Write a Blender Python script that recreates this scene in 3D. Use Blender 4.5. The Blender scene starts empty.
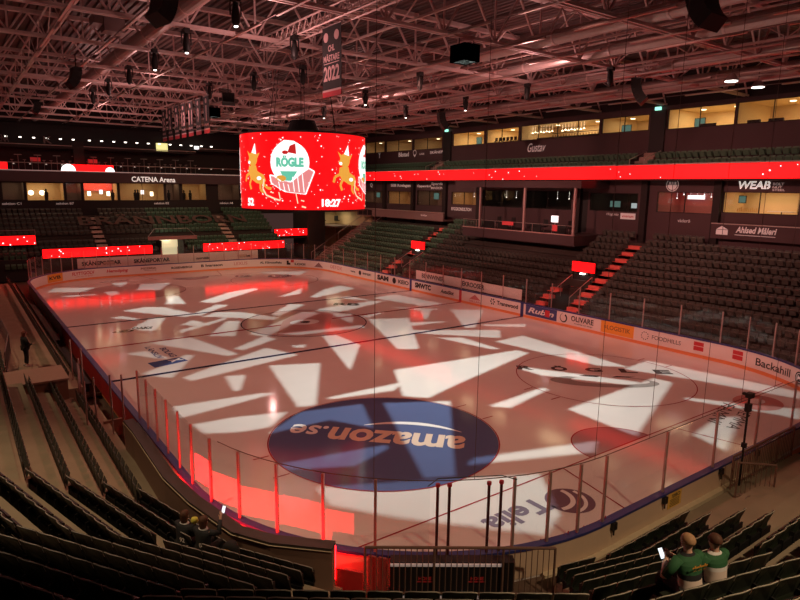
import bpy, bmesh, math, random
from mathutils import Vector, Matrix, geometry
random.seed(7)
SC = bpy.context.scene
COL = SC.collection
PI = math.pi
R = math.radians
SC.view_settings.view_transform = 'Standard'
SC.view_settings.look = 'None'
SC.view_settings.exposure = 0.0
SC.view_settings.gamma = 1.0

# ---------------------------------------------------------------- materials
MATS = {}
def mat(name, col, rough=.6, metal=0., var=.12, scale=6., bump=0., spec=.5, emit=None, estr=0.):
    if name in MATS: return MATS[name]
    m = bpy.data.materials.new(name); m.use_nodes = True
    nt = m.node_tree; b = nt.nodes['Principled BSDF']
    b.inputs['Roughness'].default_value = rough
    b.inputs['Metallic'].default_value = metal
    b.inputs['Specular IOR Level'].default_value = spec
    tc = nt.nodes.new('ShaderNodeTexCoord')
    nz = nt.nodes.new('ShaderNodeTexNoise'); nz.inputs['Scale'].default_value = scale
    nz.inputs['Detail'].default_value = 4
    nt.links.new(tc.outputs['Object'], nz.inputs['Vector'])
    mx = nt.nodes.new('ShaderNodeMix'); mx.data_type = 'RGBA'
    mx.inputs[6].default_value = (*[c*(1-var) for c in col], 1)
    mx.inputs[7].default_value = (*[min(1, c*(1+var)) for c in col], 1)
    nt.links.new(nz.outputs['Fac'], mx.inputs[0])
    nt.links.new(mx.outputs[2], b.inputs['Base Color'])
    if bump:
        bp = nt.nodes.new('ShaderNodeBump'); bp.inputs['Strength'].default_value = bump
        nt.links.new(nz.outputs['Fac'], bp.inputs['Height'])
        nt.links.new(bp.outputs['Normal'], b.inputs['Normal'])
    if emit:
        b.inputs['Emission Color'].default_value = (*emit, 1)
        b.inputs['Emission Strength'].default_value = estr
    MATS[name] = m
    return m

def led_mat(name, col, strength, cell=.05):
    """an LED wall: emitting pixels in a procedural grid"""
    m = bpy.data.materials.new(name); m.use_nodes = True
    nt = m.node_tree; b = nt.nodes['Principled BSDF']
    b.inputs['Base Color'].default_value = (.02, .01, .01, 1); b.inputs['Roughness'].default_value = .5
    tc = nt.nodes.new('ShaderNodeTexCoord')
    nz = nt.nodes.new('ShaderNodeTexNoise'); nz.inputs['Scale'].default_value = 1.2
    nt.links.new(tc.outputs['Object'], nz.inputs['Vector'])
    mr = nt.nodes.new('ShaderNodeMapRange'); mr.inputs[3].default_value = strength*.85; mr.inputs[4].default_value = strength*1.15
    nt.links.new(nz.outputs['Fac'], mr.inputs[0])
    nt.links.new(mr.outputs[0], b.inputs['Emission Strength'])
    b.inputs['Emission Color'].default_value = (*col, 1)
    MATS[name] = m
    return m

def ice_mat(name, col, rough=.1):
    m = mat(name, col, rough, 0, .05, .6)
    nt = m.node_tree; b = nt.nodes['Principled BSDF']
    b.inputs['IOR'].default_value = 1.31
    tc = nt.nodes.new('ShaderNodeTexCoord')
    n2 = nt.nodes.new('ShaderNodeTexNoise'); n2.inputs['Scale'].default_value = 1.7; n2.inputs['Detail'].default_value = 6
    nt.links.new(tc.outputs['Object'], n2.inputs['Vector'])
    mr = nt.nodes.new('ShaderNodeMapRange'); mr.inputs[3].default_value = rough*.7; mr.inputs[4].default_value = rough*1.35
    nt.links.new(n2.outputs['Fac'], mr.inputs[0]); nt.links.new(mr.outputs[0], b.inputs['Roughness'])
    return m

def glass_mat(name, tint=(.97, .98, .98), ior=1.5, base=.0):
    m = bpy.data.materials.new(name); m.use_nodes = True
    nt = m.node_tree
    for n in list(nt.nodes):
        if n.type != 'OUTPUT_MATERIAL': nt.nodes.remove(n)
    out = nt.nodes['Material Output']
    tr = nt.nodes.new('ShaderNodeBsdfTransparent'); tr.inputs[0].default_value = (*tint, 1)
    gl = nt.nodes.new('ShaderNodeBsdfGlossy'); gl.inputs['Roughness'].default_value = .02
    gl.inputs[0].default_value = (1, 1, 1, 1)
    fr = nt.nodes.new('ShaderNodeFresnel'); fr.inputs[0].default_value = ior
    mx = nt.nodes.new('ShaderNodeMixShader')
    ge = nt.nodes.new('ShaderNodeNewGeometry'); inv = nt.nodes.new('ShaderNodeMath'); inv.operation = 'SUBTRACT'; inv.inputs[0].default_value = 1
    nt.links.new(ge.outputs['Backfacing'], inv.inputs[1]); mu = nt.nodes.new('ShaderNodeMath'); mu.operation = 'MULTIPLY'
    nt.links.new(fr.outputs[0], mu.inputs[0]); nt.links.new(inv.outputs[0], mu.inputs[1])
    nt.links.new(mu.outputs[0], mx.inputs[0]); nt.links.new(tr.outputs[0], mx.inputs[1]); nt.links.new(gl.outputs[0], mx.inputs[2])
    nt.links.new(mx.outputs[0], out.inputs['Surface'])
    MATS[name] = m
    return m

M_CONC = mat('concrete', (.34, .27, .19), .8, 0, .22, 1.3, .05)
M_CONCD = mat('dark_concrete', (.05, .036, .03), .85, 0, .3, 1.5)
M_STEP = mat('red_lit_step_tint', (.8, .15, .12), .7, 0, .15, 3)  # red light on the stairs put into the step colour
M_FLOOR = mat('rubber_floor', (.15, .095, .07), .7, 0, .2, 2)
M_WALL = mat('aubergine_wall', (.08, .043, .047), .75, 0, .08, .8)
M_WALL2 = mat('dark_wall', (.022, .014, .014), .8, 0, .1, 1)
M_WARMW = mat('cream_plaster', (.74, .56, .33), .8, 0, .08, 1)
M_TAN = mat('tan_panel', (.27, .16, .115), .6, 0, .08, 1.2)
M_STEEL = mat('painted_steel', (.68, .5, .48), .5, .2, .12, 3)
M_STEELD = mat('dull_steel', (.24, .16, .155), .55, .2, .15, 3)
M_DECK = mat('roof_deck', (.13, .085, .082), .5, .2, .15, .6)
M_VOID = mat('matt_projector_black', (.0006, .0006, .0006), 1., spec=0.)
M_SEATP = mat('seat_pan_pale_glint', (.125, .115, .098), .27, 0, .3, 5)  # pan paler than the backs, seat highlights put into its colour
M_BLACK = mat('black_casing', (.012, .011, .011), .55, 0, .2, 4)
M_ALU = mat('aluminium', (.55, .45, .42), .35, .7, .08, 5)
M_POSTR = mat('glass_post_metal', (.5, .33, .3), .35, .5, .08, 5)
M_RAIL = mat('brown_rail_paint', (.22, .13, .1), .5, .2, .12, 6)
M_BOARD = mat('white_board_plastic', (.84, .74, .7), .35, 0, .04, 1)
M_BOARDO = mat('outer_board_tan', (.68, .5, .36), .55, 0, .06, 1)
M_KICK = mat('yellow_kickplate', (.8, .27, .1), .4, 0, .05, 2)
M_BLUE = mat('blue_rail', (.035, .045, .2), .4, 0, .08, 2)
M_SEAT = mat('dark_green_seat_plastic', (.021, .028, .017), .42, 0, .2, 6)
M_SEATB = mat('black_seat_plastic', (.012, .012, .011), .42, 0, .2, 6)
M_GLINT = mat('pale_seat_glint', (.6, .55, .45), .4, 0, .1, 8)  # highlight along the seat-back edges, put in as a pale colour
M_GLINTD = mat('grey_seat_glint', (.5, .46, .42), .4, 0, .1, 8)  # greyer painted edge highlight for the black seats
M_SEATG = mat('green_seat_plastic', (.09, .17, .11), .5, 0, .2, 6)
M_SEATR = mat('brown_black_seat_plastic', (.052, .053, .043), .5, 0, .25, 6)
M_WHITE = mat('white_paint', (.85, .82, .8), .5, 0, .04, 2)
M_SIGN = mat('pale_sign_paint_glow', (.8, .7, .67), .5, 0, .05, 2, emit=(1, .85, .8), estr=.1)  # faint glow added so the sign paint reads brighter
M_SIGNL = mat('lit_sign_letter', (.9, .85, .8), .5, 0, .02, 2, emit=(1, .9, .82), estr=.55)
M_INK = mat('black_ink', (.02, .018, .02), .5, 0, .1, 2)
M_REDINK = mat('red_ink', (.6, .04, .05), .5, 0, .06, 2)
M_ORANGE = mat('orange_panel', (.85, .36, .05), .45, 0, .05, 2)
M_NAVY = mat('navy_panel', (.06, .07, .22), .45, 0, .06, 2)
M_BAN = mat('black_banner_cloth', (.016, .013, .014), .85, 0, .15, 4)
M_BANL = mat('banner_pale_print', (.55, .34, .34), .8, 0, .08, 4)
M_BANR = mat('banner_red_cloth', (.45, .03, .045), .8, 0, .1, 4)
M_LED = led_mat('red_led_board', (1., .002, .003), 3.2); M_LEDN = led_mat('red_led_wall', (1., .008, .012), 15)
M_LEDR = led_mat('red_led_ribbon', (1., .002, .003), 3.2)
M_SNOW = mat('led_white', (.1, .1, .1), .5, emit=(1, .93, .93), estr=2.2)
M_LAMP = mat('lamp_lens', (.9, .9, .85), .4, emit=(1, .95, .85), estr=6)
M_DOWN = mat('downlight_lens', (.9, .9, .85), .4, emit=(1, .82, .52), estr=5)
M_SMALL = mat('small_lamp_lens', (.9, .9, .9), .4, emit=(1, .88, .78), estr=3)
M_EXIT = mat('exit_sign_green', (.05, .3, .2), .4, emit=(.35, .95, .7), estr=1.5)
M_TV = mat('tv_picture', (.02, .05, .05), .3, emit=(.25, .5, .42), estr=.3, var=.5)
M_GLASS = glass_mat('rink_glass')
M_PANE = glass_mat('suite_glass', (.9, .9, .9))
M_ICE = ice_mat('ice', (.76, .74, .73))
M_ICER = ice_mat('ice_red_paint', (.33, .03, .045))
M_ICEB = ice_mat('ice_blue_paint', (.03, .035, .1))
M_ICENB = ice_mat('ice_royal_blue_paint', (.1, .135, .29))
M_ICEK = ice_mat('ice_dark_paint', (.1, .085, .085))
M_ICEGR = ice_mat('ice_grey_paint', (.34, .32, .31))
M_ICEPK = ice_mat('ice_pink_paint', (.6, .34, .33))
M_ICEW = ice_mat('ice_white_paint', (.85, .85, .86))
M_ICEO = ice_mat('ice_peach_paint', (.74, .6, .5))
M_SKIN = mat('skin', (.62, .36, .26), .55, 0, .08, 9)
M_SKIN2 = mat('fair_skin', (.66, .4, .3), .55, 0, .08, 9)  # slightly paler skin tone
M_HAIRB = mat('brown_hair', (.11, .045, .025), .7, 0, .3, 40)
M_HAIRL = mat('fair_hair', (.5, .29, .15), .7, 0, .3, 40)
M_GREENJ = mat('green_jersey', (.03, .13, .05), .8, 0, .12, 12)
M_PINKJ = mat('pale_jersey', (.82, .68, .6), .8, 0, .06, 12)
M_BLACKJ = mat('black_jersey', (.02, .022, .026), .8, 0, .2, 12)
M_DARKC = mat('dark_clothes', (.015, .013, .014), .85, 0, .2, 12)
M_SHOE = mat('pale_shoe', (.6, .5, .45), .6, 0, .1, 12)
M_PHONE = mat('phone_screen', (.2, .2, .2), .2, emit=(.85, .95, 1), estr=1.6)
M_YELLOW = mat('yellow_print', (.75, .7, .1), .6, 0, .1, 12)

# ---------------------------------------------------------------- mesh helpers
class MB:
    def __init__(s): s.v = []; s.f = []; s.m = []
    def add(s, vs, fs, m=0):
        o = len(s.v); s.v += [tuple(v) for v in vs]; s.f += [tuple(i+o for i in f) for f in fs]; s.m += [m]*len(fs); return s
    def hexa(s, p, m=0):            # 8 points: bottom 4 ccw, top 4 ccw
        return s.add(p, [(3,2,1,0),(4,5,6,7),(0,1,5,4),(1,2,6,5),(2,3,7,6),(3,0,4,7)], m)
    def box(s, x0, y0, z0, x1, y1, z1, m=0):
        x0, x1 = sorted((x0, x1)); y0, y1 = sorted((y0, y1)); z0, z1 = sorted((z0, z1))
        return s.hexa([(x0,y0,z0),(x1,y0,z0),(x1,y1,z0),(x0,y1,z0),(x0,y0,z1),(x1,y0,z1),(x1,y1,z1),(x0,y1,z1)], m)
    def beam(s, a, b, w, h=None, m=0, up=(0,0,1)):
        h = h or w; a = Vector(a); b = Vector(b); d = (b-a).normalized(); u = Vector(up)
        if abs(d.dot(u)) > .98: u = Vector((0,1,0)) if abs(d.y) < .9 else Vector((1,0,0))
        r = d.cross(u).normalized()*(w/2); u = r.cross(d).normalized()*(h/2)
        return s.hexa([a-r-u, a+r-u, b+r-u, b-r-u, a-r+u, a+r+u, b+r+u, b-r+u], m)
    def tube(s, a, b, r, n=8, r2=None, m=0, caps=True):
        r2 = r if r2 is None else r2; a = Vector(a); b = Vector(b); d = (b-a).normalized()
        u = Vector((0,0,1)) if abs(d.z) < .95 else Vector((1,0,0))
        x = d.cross(u).normalized(); y = d.cross(x)
        vs = []
        for p, q in ((a, r), (b, r2)):
            for i in range(n): t = 2*PI*i/n; vs.append(p+x*(q*math.cos(t))+y*(q*math.sin(t)))
        fs = [(i, (i+1) % n, n+(i+1) % n, n+i) for i in range(n)]
        if caps: fs += [tuple(range(n-1, -1, -1)), tuple(range(n, 2*n))]
        return s.add(vs, fs, m)
    def path(s, pts, r, n=6, m=0):
        for a, b in zip(pts[:-1], pts[1:]): s.tube(a, b, r, n, m=m)
        return s
    def prism(s, poly, z0, z1, m=0):
        n = len(poly); vs = [(x, y, z0) for x, y in poly]+[(x, y, z1) for x, y in poly]
        return s.add(vs, [tuple(range(n-1, -1, -1)), tuple(range(n, 2*n))]+[(i, (i+1) % n, n+(i+1) % n, n+i) for i in range(n)], m)
    def loft(s, rings, m=0, caps=True):
        n = len(rings[0]); vs = [p for r in rings for p in r]; fs = []
        for k in range(len(rings)-1):
            for i in range(n): fs.append((k*n+i, k*n+(i+1) % n, (k+1)*n+(i+1) % n, (k+1)*n+i))
        if caps: fs += [tuple(range(n-1, -1, -1)), tuple(range((len(rings)-1)*n, len(rings)*n))]
        return s.add(vs, fs, m)
    def build(s, name, mats, parent=None, loc=None, smooth=False, bevel=0):
        me = bpy.data.meshes.new(name); me.from_pydata(s.v, [], s.f)
        for m in (mats if isinstance(mats, (list, tuple)) else [mats]): me.materials.append(m)
        if any(s.m): me.polygons.foreach_set('material_index', s.m)
        if smooth: me.polygons.foreach_set('use_smooth', [True]*len(s.f))
        me.update()
        o = bpy.data.objects.new(name, me); COL.objects.link(o)
        if loc: o.location = loc
        if parent: o.parent = parent
        if bevel:
            b = o.modifiers.new('bevel', 'BEVEL'); b.width = bevel; b.segments = 2; b.limit_method = 'ANGLE'
        return o

def tag(o, label=None, cat=None, group=None, kind=None):
    if label: o['label'] = label
    if cat: o['category'] = cat
    if group: o['group'] = group
    if kind: o['kind'] = kind
    return o
def thing(name, label, cat, loc=(0,0,0), rz=0, group=None):
    o = bpy.data.objects.new(name, None); COL.objects.link(o); o.empty_display_size = .2
    o.location = loc; o.rotation_euler = (0, 0, rz)
    return tag(o, label, cat, group)
def structure(o): o['kind'] = 'structure'; return o
def copy_tree(src, parent=None):
    c = src.copy(); COL.objects.link(c)
    if parent: c.parent = parent
    for ch in src.children: copy_tree(ch, c)
    return c
ORD = 'first second third fourth fifth sixth seventh eighth ninth tenth eleventh twelfth thirteenth fourteenth fifteenth sixteenth seventeenth eighteenth nineteenth twentieth twenty-first twenty-second twenty-third twenty-fourth twenty-fifth twenty-sixth twenty-seventh twenty-eighth twenty-ninth thirtieth thirty-first thirty-second thirty-third thirty-fourth thirty-fifth thirty-sixth thirty-seventh thirty-eighth thirty-ninth fortieth'.split()

_txt = {}
def text_geo(t, bold=0., shear=0.):
    k = (t, bold, shear)
    if k in _txt: return _txt[k]
    c = bpy.data.curves.new('t', 'FONT'); c.body = t; c.size = 1; c.offset = bold; c.shear = shear; c.resolution_u = 3
    o = bpy.data.objects.new('t', c); COL.objects.link(o)
    dg = bpy.context.evaluated_depsgraph_get()
    me = bpy.data.meshes.new_from_object(o.evaluated_get(dg))
    vs = [(v.co.x, v.co.y) for v in me.vertices]; fs = [tuple(p.vertices) for p in me.polygons]
    bpy.data.objects.remove(o); bpy.data.curves.remove(c); bpy.data.meshes.remove(me)
    if vs:
        x0 = min(v[0] for v in vs); x1 = max(v[0] for v in vs); y0 = min(v[1] for v in vs); y1 = max(v[1] for v in vs)
        vs = [((x-x0)/(x1-x0), (y-y0)/(y1-y0)) for x, y in vs]; asp = (x1-x0)/(y1-y0)
    else: asp = 1
    _txt[k] = (vs, fs, asp); return _txt[k]
def put_text(mb, t, fn, w=None, h=1., bold=.02, shear=0., m=0, align='L'):
    """letters laid out by fn(x, y) -> point; x runs along the text in metres"""
    vs, fs, asp = text_geo(t, bold, shear)
    w = w or h*asp
    dx = {'L': 0, 'C': -w/2, 'R': -w}[align]
    mb.add([fn(x*w+dx, y*h) for x, y in vs], fs, m); return w
def plane_fn(o, xd, yd):
    o = Vector(o); xd = Vector(xd).normalized(); yd = Vector(yd).normalized()
    return lambda x, y: o+xd*x+yd*y
def sign(name, parent, t, o, xd, yd, m, w=None, h=.5, bold=.02, shear=0., align='L'):
    b = MB(); put_text(b, t, plane_fn(o, xd, yd), w, h, bold, shear, 0, align)
    return b.build(name, m, parent)
SHARDS=[[(-13.69,23.43),(-12.83,25.87),(-9.61,24.26),(-10.83,22.0)],
[(-12.98,20.86),(-10.28,20.41),(-10.23,19.77),(-12.34,19.88)],
[(-7.78,26.43),(-6.23,26.28),(-7.42,23.29),(-7.69,24.16)],
[(-9.41,21.13),(-8.39,21.16),(-8.44,19.28),(-9.39,18.65)],
[(-6.66,20.76),(-5.46,24.29),(-2.89,23.5),(-4.88,19.68)],
[(-6.43,12.35),(-4.79,15.82),(-4.43,15.6),(-4.99,11.46)],
[(-9.99,11.13),(-8.12,11.88),(-6.92,11.13),(-5.47,6.7),(-6.63,6.34)],
[(-11.29,8.87),(-10.41,9.16),(-9.57,7.36),(-9.95,7.2)],
[(-10.91,4.39),(-8.75,7.26),(-7.93,6.74),(-9.63,3.04),(-10.11,3.17)],
[(-10.78,-0.26),(-8.64,0.38),(-8.18,-0.4),(-7.23,-5.64),(-7.87,-5.74),(-9.61,-2.46)],
[(-12.63,-2.11),(-11.51,-2.04),(-10.73,-4.37),(-11.16,-4.33)],
[(-12.79,-6.65),(-11.68,-5.87),(-9.84,-4.19),(-9.41,-4.47),(-11.71,-8.19),(-12.16,-7.68)],
[(-11.23,-8.41),(-5.37,-5.23),(-5.16,-5.5),(-4.42,-7.74),(-11.03,-9.23)],
[(-9.37,-9.33),(-8.43,-9.75),(-9.6,-11.94),(-9.88,-11.84)],
[(-6.71,-8.81),(-4.15,-9.9),(-7.54,-15.73),(-8.33,-15.51)],
[(-7.01,-4.44),(-4.17,-2.35),(-3.86,-3.51),(-6.6,-4.98)],
[(-4.77,-1.29),(1.53,3.42),(2.47,2.37),(-2.31,-1.13),(-4.17,-2.67)],
[(-3.22,-2.29),(3.0,-3.03),(2.74,-3.81),(-2.08,-3.36)],
[(-7.2,-0.39),(-4.53,3.35),(-3.75,2.85),(-5.74,-1.33)],
[(-5.58,5.68),(-4.01,6.9),(-2.52,5.97),(-0.86,2.47),(-1.54,1.86),(-4.78,5.17)],
[(-7.74,3.83),(-6.47,4.99),(-5.88,2.64),(-6.8,2.85)],
[(-8.2,2.29),(-4.22,4.6),(-4.41,3.89),(-8.4,1.38)],
[(-6.39,8.4),(-6.16,6.91),(-2.94,9.91),(-2.19,9.19),(-4.2,7.49),(-5.59,6.11)],
[(-0.98,3.64),(2.16,7.0),(3.18,6.1),(-0.63,2.97)],
[(-3.81,11.79),(0.19,15.26),(3.05,16.24),(2.94,15.26),(-2.84,10.65)],
[(2.88,10.5),(6.89,13.91),(5.17,10.94)],
[(5.21,9.06),(8.49,12.23),(10.82,13.35),(11.11,10.99),(5.61,8.52)],
[(7.57,26.39),(13.04,24.69),(10.82,22.1),(8.79,24.23)],
[(2.58,3.23),(3.4,3.92),(8.82,4.51),(9.78,3.91),(5.13,2.11),(3.61,1.88)],
[(3.19,1.91),(4.43,0.67),(2.8,-2.12),(2.66,-1.23)],
[(-0.93,-4.27),(-0.03,-4.69),(-0.16,-7.75),(-3.46,-11.97)],
[(-3.79,-5.53),(-2.9,-5.82),(-3.34,-6.4),(-3.85,-6.07)],
[(-6.71,-15.16),(-6.23,-15.15),(-2.31,-15.21),(-3.46,-16.04),(-6.51,-15.46)],
[(-12.86,-12.39),(-8.88,-12.86),(-8.4,-13.27),(-13.07,-13.98)],
[(-12.82,-14.96),(-11.04,-15.14),(-9.0,-15.81),(-10.32,-16.97),(-11.51,-16.79),(-12.74,-16.14)],
[(-10.68,-17.59),(-8.53,-16.12),(-5.76,-16.77),(-6.91,-19.41),(-7.92,-17.66)],
[(-4.88,-17.21),(-2.18,-18.7),(-6.94,-24.52),(-7.9,-24.04)],
[(-11.44,-20.32),(-7.46,-21.06),(-7.49,-21.38),(-9.35,-21.95),(-11.5,-20.85)],
[(-11.21,-22.54),(-7.22,-24.59),(-4.42,-26.07),(-6.0,-28.25),(-7.22,-28.72),(-8.46,-27.36),(-10.07,-25.64),(-11.4,-23.8)],
[(-5.89,-24.02),(-5.4,-23.85),(-0.38,-25.42),(-1.34,-26.0),(-6.0,-24.14)],
[(12.17,-2.07),(14.33,-3.67),(9.3,-8.01),(8.59,-7.75)],
[(10.41,-7.56),(13.26,-9.19),(12.45,-9.84),(10.25,-8.04)],
[(4.42,-5.8),(10.25,-9.54),(8.59,-11.24),(7.09,-9.61),(4.52,-6.93)],
[(5.14,-8.85),(6.53,-9.75),(6.52,-13.25),(6.0,-12.91)],
[(7.61,-11.72),(10.38,-11.57),(9.74,-20.0),(8.58,-19.0)],
[(9.21,-20.11),(11.86,-19.82),(13.09,-27.36),(11.93,-27.82),(11.45,-26.27),(10.59,-23.39)],
[(-1.49,-13.27),(3.97,-13.76),(7.23,-14.0),(7.32,-14.89),(0.18,-16.88),(-2.76,-17.81),(-3.57,-16.93)],
[(-1.14,-20.19),(2.82,-19.77),(3.03,-20.1),(-0.53,-20.9)],
[(4.4,-16.82),(4.96,-16.96),(7.8,-21.94),(7.08,-22.24),(4.44,-18.28)],
[(1.55,-22.46),(9.09,-21.98),(9.17,-22.95),(1.35,-26.0),(1.33,-25.74)],
[(7.2,-24.73),(7.57,-24.64),(9.1,-26.82),(10.4,-28.41),(8.88,-29.0),(8.8,-28.23)],
[(3.37,-27.24),(6.27,-26.82),(7.05,-27.34),(2.91,-28.79)],
[(4.47,-1.54),(7.28,-2.9),(2.34,-10.53),(1.24,-9.81)],
[(4.82,-3.4),(8.29,-5.01),(8.98,-5.45),(4.49,-5.11)],
[(4.68,-0.38),(7.47,0.15),(4.63,-1.22)],
[(8.1,1.99),(11.47,-1.38),(10.65,-1.36),(8.24,-3.94),(8.02,-3.8),(9.9,-0.89)],
[(9.71,5.69),(11.9,6.18),(12.6,5.74),(13.25,-0.17),(12.02,-0.2),(11.09,0.65)],
[(6.99,7.37),(8.43,7.69),(8.89,4.46)]]

# ================================================================= ice rink
HW, HL, RR = 15.0, 30.3, 8.0
QA = PI*RR/2
PERI = 2*(2*(HL-RR))+2*(2*(HW-RR))+4*QA
def rink(s, off=0.):
    """point on the rink outline (s metres from the middle of one long side), moved outwards by off; and the outward normal"""
    s %= PERI
    if s < 22.3: return (-HW-off, -s), (-1, 0)
    s -= 22.3
    for cx, cy, a0, ln, kind in ((-7,-22.3,PI,QA,'a'),(0,0,0,14,'n'),(7,-22.3,1.5*PI,QA,'a'),(0,0,0,44.6,'r'),(7,22.3,0,QA,'a'),(0,0,0,14,'f'),(-7,22.3,.5*PI,QA,'a'),(0,0,0,23,'l')):
        if s <= ln:
            if kind == 'a':
                a = a0+s/RR; n = (math.cos(a), math.sin(a)); return (cx+(RR+off)*n[0], cy+(RR+off)*n[1]), n
            if kind == 'n': return (-7+s, -HL-off), (0, -1)
            if kind == 'r': return (HW+off, -22.3+s), (1, 0)
            if kind == 'f': return (7-s, HL+off), (0, 1)
            return (-HW-off, 22.3-s), (-1, 0)
        s -= ln
def steps(s0, s1, ds=.5):
    n = max(1, int(math.ceil((s1-s0)/ds))); return [s0+(s1-s0)*i/n for i in range(n+1)]
def sweep(mb, s0, s1, o0, o1, z0, z1, m=0, ds=.6, closed=False):
    rings = []
    for s in steps(s0, s1, ds):
        (ax, ay), _ = rink(s, o0); (bx, by), _ = rink(s, o1)
        rings.append([(ax, ay, z0), (bx, by, z0), (bx, by, z1), (ax, ay, z1)])
    return mb.loft(rings, m, caps=not closed)
def circle(cx, cy, r, n=64, a0=0, a1=2*PI):
    return [(cx+r*math.cos(a0+(a1-a0)*i/n), cy+r*math.sin(a0+(a1-a0)*i/n)) for i in range(n)]
def annulus(mb, cx, cy, r0, r1, z, n=72, a0=0, a1=2*PI, m=0, sx=1, sy=1):
    vs = []
    for i in range(n+1):
        a = a0+(a1-a0)*i/n
        vs += [(cx+sx*r0*math.cos(a), cy+sy*r0*math.sin(a), z), (cx+sx*r1*math.cos(a), cy+sy*r1*math.sin(a), z)]
    return mb.add(vs, [(2*i, 2*i+1, 2*i+3, 2*i+2) for i in range(n)], m)
def flat(mb, poly, z, m=0): return mb.add([(x, y, z) for x, y in poly], [tuple(range(len(poly)))], m)

b = MB(); outline = [rink(s, .02)[0] for s in steps(0, PERI, .4)][:-1]
b.add([(x, y, 0) for x, y in outline]+[(x, y, -.12) for x, y in outline],
      [tuple(range(len(outline)))]+[(i, len(outline)+i, len(outline)+(i+1) % len(outline), (i+1) % len(outline)) for i in range(len(outline))])
ICE = structure(b.build('floor', M_ICE))
ICE['label'] = 'white ice sheet of the hockey rink with painted lines'
def paint(name, mb, m, label=None):
    o = mb.build(name, m, ICE)
    if label: o['label'] = label
    return o
Z1, Z2, Z3, Z4 = .003, .006, .009, .012
for y, nm, mm, w in ((7.15, 'blue_line', M_ICEB, .3), (-7.15, 'blue_line', M_ICEB, .3), (0, 'centre_line', M_ICER, .3)):
    b = MB(); flat(b, [(-15, y-w/2), (15, y-w/2), (15, y+w/2), (-15, y+w/2)], Z2); paint(nm, b, mm)
for y in (26.23, -26.23):
    b = MB(); xx = 14.0; flat(b, [(-xx, y-.03), (xx, y-.03), (xx, y+.03), (-xx, y+.03)], Z2); paint('goal_line', b, M_ICER)
    sg = 1 if y > 0 else -1
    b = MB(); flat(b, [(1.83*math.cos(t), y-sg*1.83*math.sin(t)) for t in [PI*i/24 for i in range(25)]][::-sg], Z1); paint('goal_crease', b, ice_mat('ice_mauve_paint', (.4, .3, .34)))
    b = MB(); annulus(b, 0, y, 1.82, 1.87, Z2, 24, 0 if sg < 0 else PI, PI if sg < 0 else 2*PI); paint('crease_line', b, M_ICER)
    for sx in (-1, 1):
        b = MB(); x0, x1 = sx*3.4, sx*4.3
        flat(b, [(x0-.03, y), (x0+.03, y), (x1+.03, sg*30.3), (x1-.03, sg*30.3)][::-sg], Z2); paint('trapezoid_line', b, M_ICER)
for cx in (-7, 7):
    for cy in (20.3, -20.35):
        b = MB(); annulus(b, cx, cy, 4.47, 4.52, Z4); paint('faceoff_circle', b, M_ICER)
        for s1 in (-1, 1):
            for s2 in (-1, 1):
                b = MB(); x0, y0 = cx+s1*4.5, cy+s2*.85; flat(b, [(x0, y0-.03), (x0+s1*.6, y0-.03), (x0+s1*.6, y0+.03), (x0, y0+.03)][::s1], Z4); paint('hash_mark', b, M_ICER)
b = MB(); annulus(b, 0, 0, 4.42, 4.5, Z2); paint('centre_circle', b, M_ICEB)
# club mark at centre ice: pale pink field with a white oval eye
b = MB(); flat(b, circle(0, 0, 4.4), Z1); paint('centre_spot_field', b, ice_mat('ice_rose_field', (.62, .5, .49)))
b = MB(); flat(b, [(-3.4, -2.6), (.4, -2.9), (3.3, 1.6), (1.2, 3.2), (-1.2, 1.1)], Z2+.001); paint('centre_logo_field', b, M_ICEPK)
b = MB(); flat(b, [(x*1.3, y) for x, y in circle(.0, .0, .85, 32)], Z3); paint('centre_logo_oval', b, M_ICEW)
b = MB(); flat(b, circle(.05, .0, .36, 24), Z4); paint('centre_logo_dot', b, M_ICEK)
# blue sponsor disc in the near left faceoff circle
b = MB(); flat(b, circle(-7, -20.35, 4.46, 96), Z1); paint('sponsor_disc', b, M_ICENB, 'blue disc with white lettering painted in the near faceoff circle')
q = math.sqrt(.5); fn = plane_fn((-4.35, -22.2, Z3), (-q, q, 0), (-q, -q, 0))
b = MB(); put_text(b, 'amazon', fn, 5.4, 1.25, .03); paint('sponsor_lettering', b, M_ICEO)
b = MB(); put_text(b, '.se', lambda x, y: fn(x+5.55, y), 1.5, .95, .02); paint('sponsor_lettering', b, M_ICEW)
b = MB(); vs = []
for i in range(25):
    t = -1+2*i/24; th = .13*(1-t*t)+.02
    for e in (-th, th): vs.append(fn(2.2+t*2.0, -.95+.55*t*t+e))
b.add(vs, [(2*i, 2*i+2, 2*i+3, 2*i+1) for i in range(24)]); paint('sponsor_smile', b, M_ICEW)
# lettering and ball in the near corner
b = MB(); fn = plane_fn((-5.75, -27.05, Z2), (-.985, -.02, 0), (.02, -1, 0)); put_text(b, 'Telia', fn, 2.5, .85, .03); paint('sponsor_lettering', b, ice_mat('ice_violet_paint', (.23, .19, .26)))
b = MB(); flat(b, circle(-5.05, -27.85, .78, 40), Z2); paint('sponsor_ball', b, ice_mat('ice_plum_paint', (.2, .13, .18)))
b = MB(); annulus(b, -5.45, -27.4, .62, .78, Z3, 30, -1.9, .2); annulus(b, -5.3, -27.6, .78, .9, Z3, 30, -1.7, .1); paint('sponsor_ball_stripe', b, M_ICEW)
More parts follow.
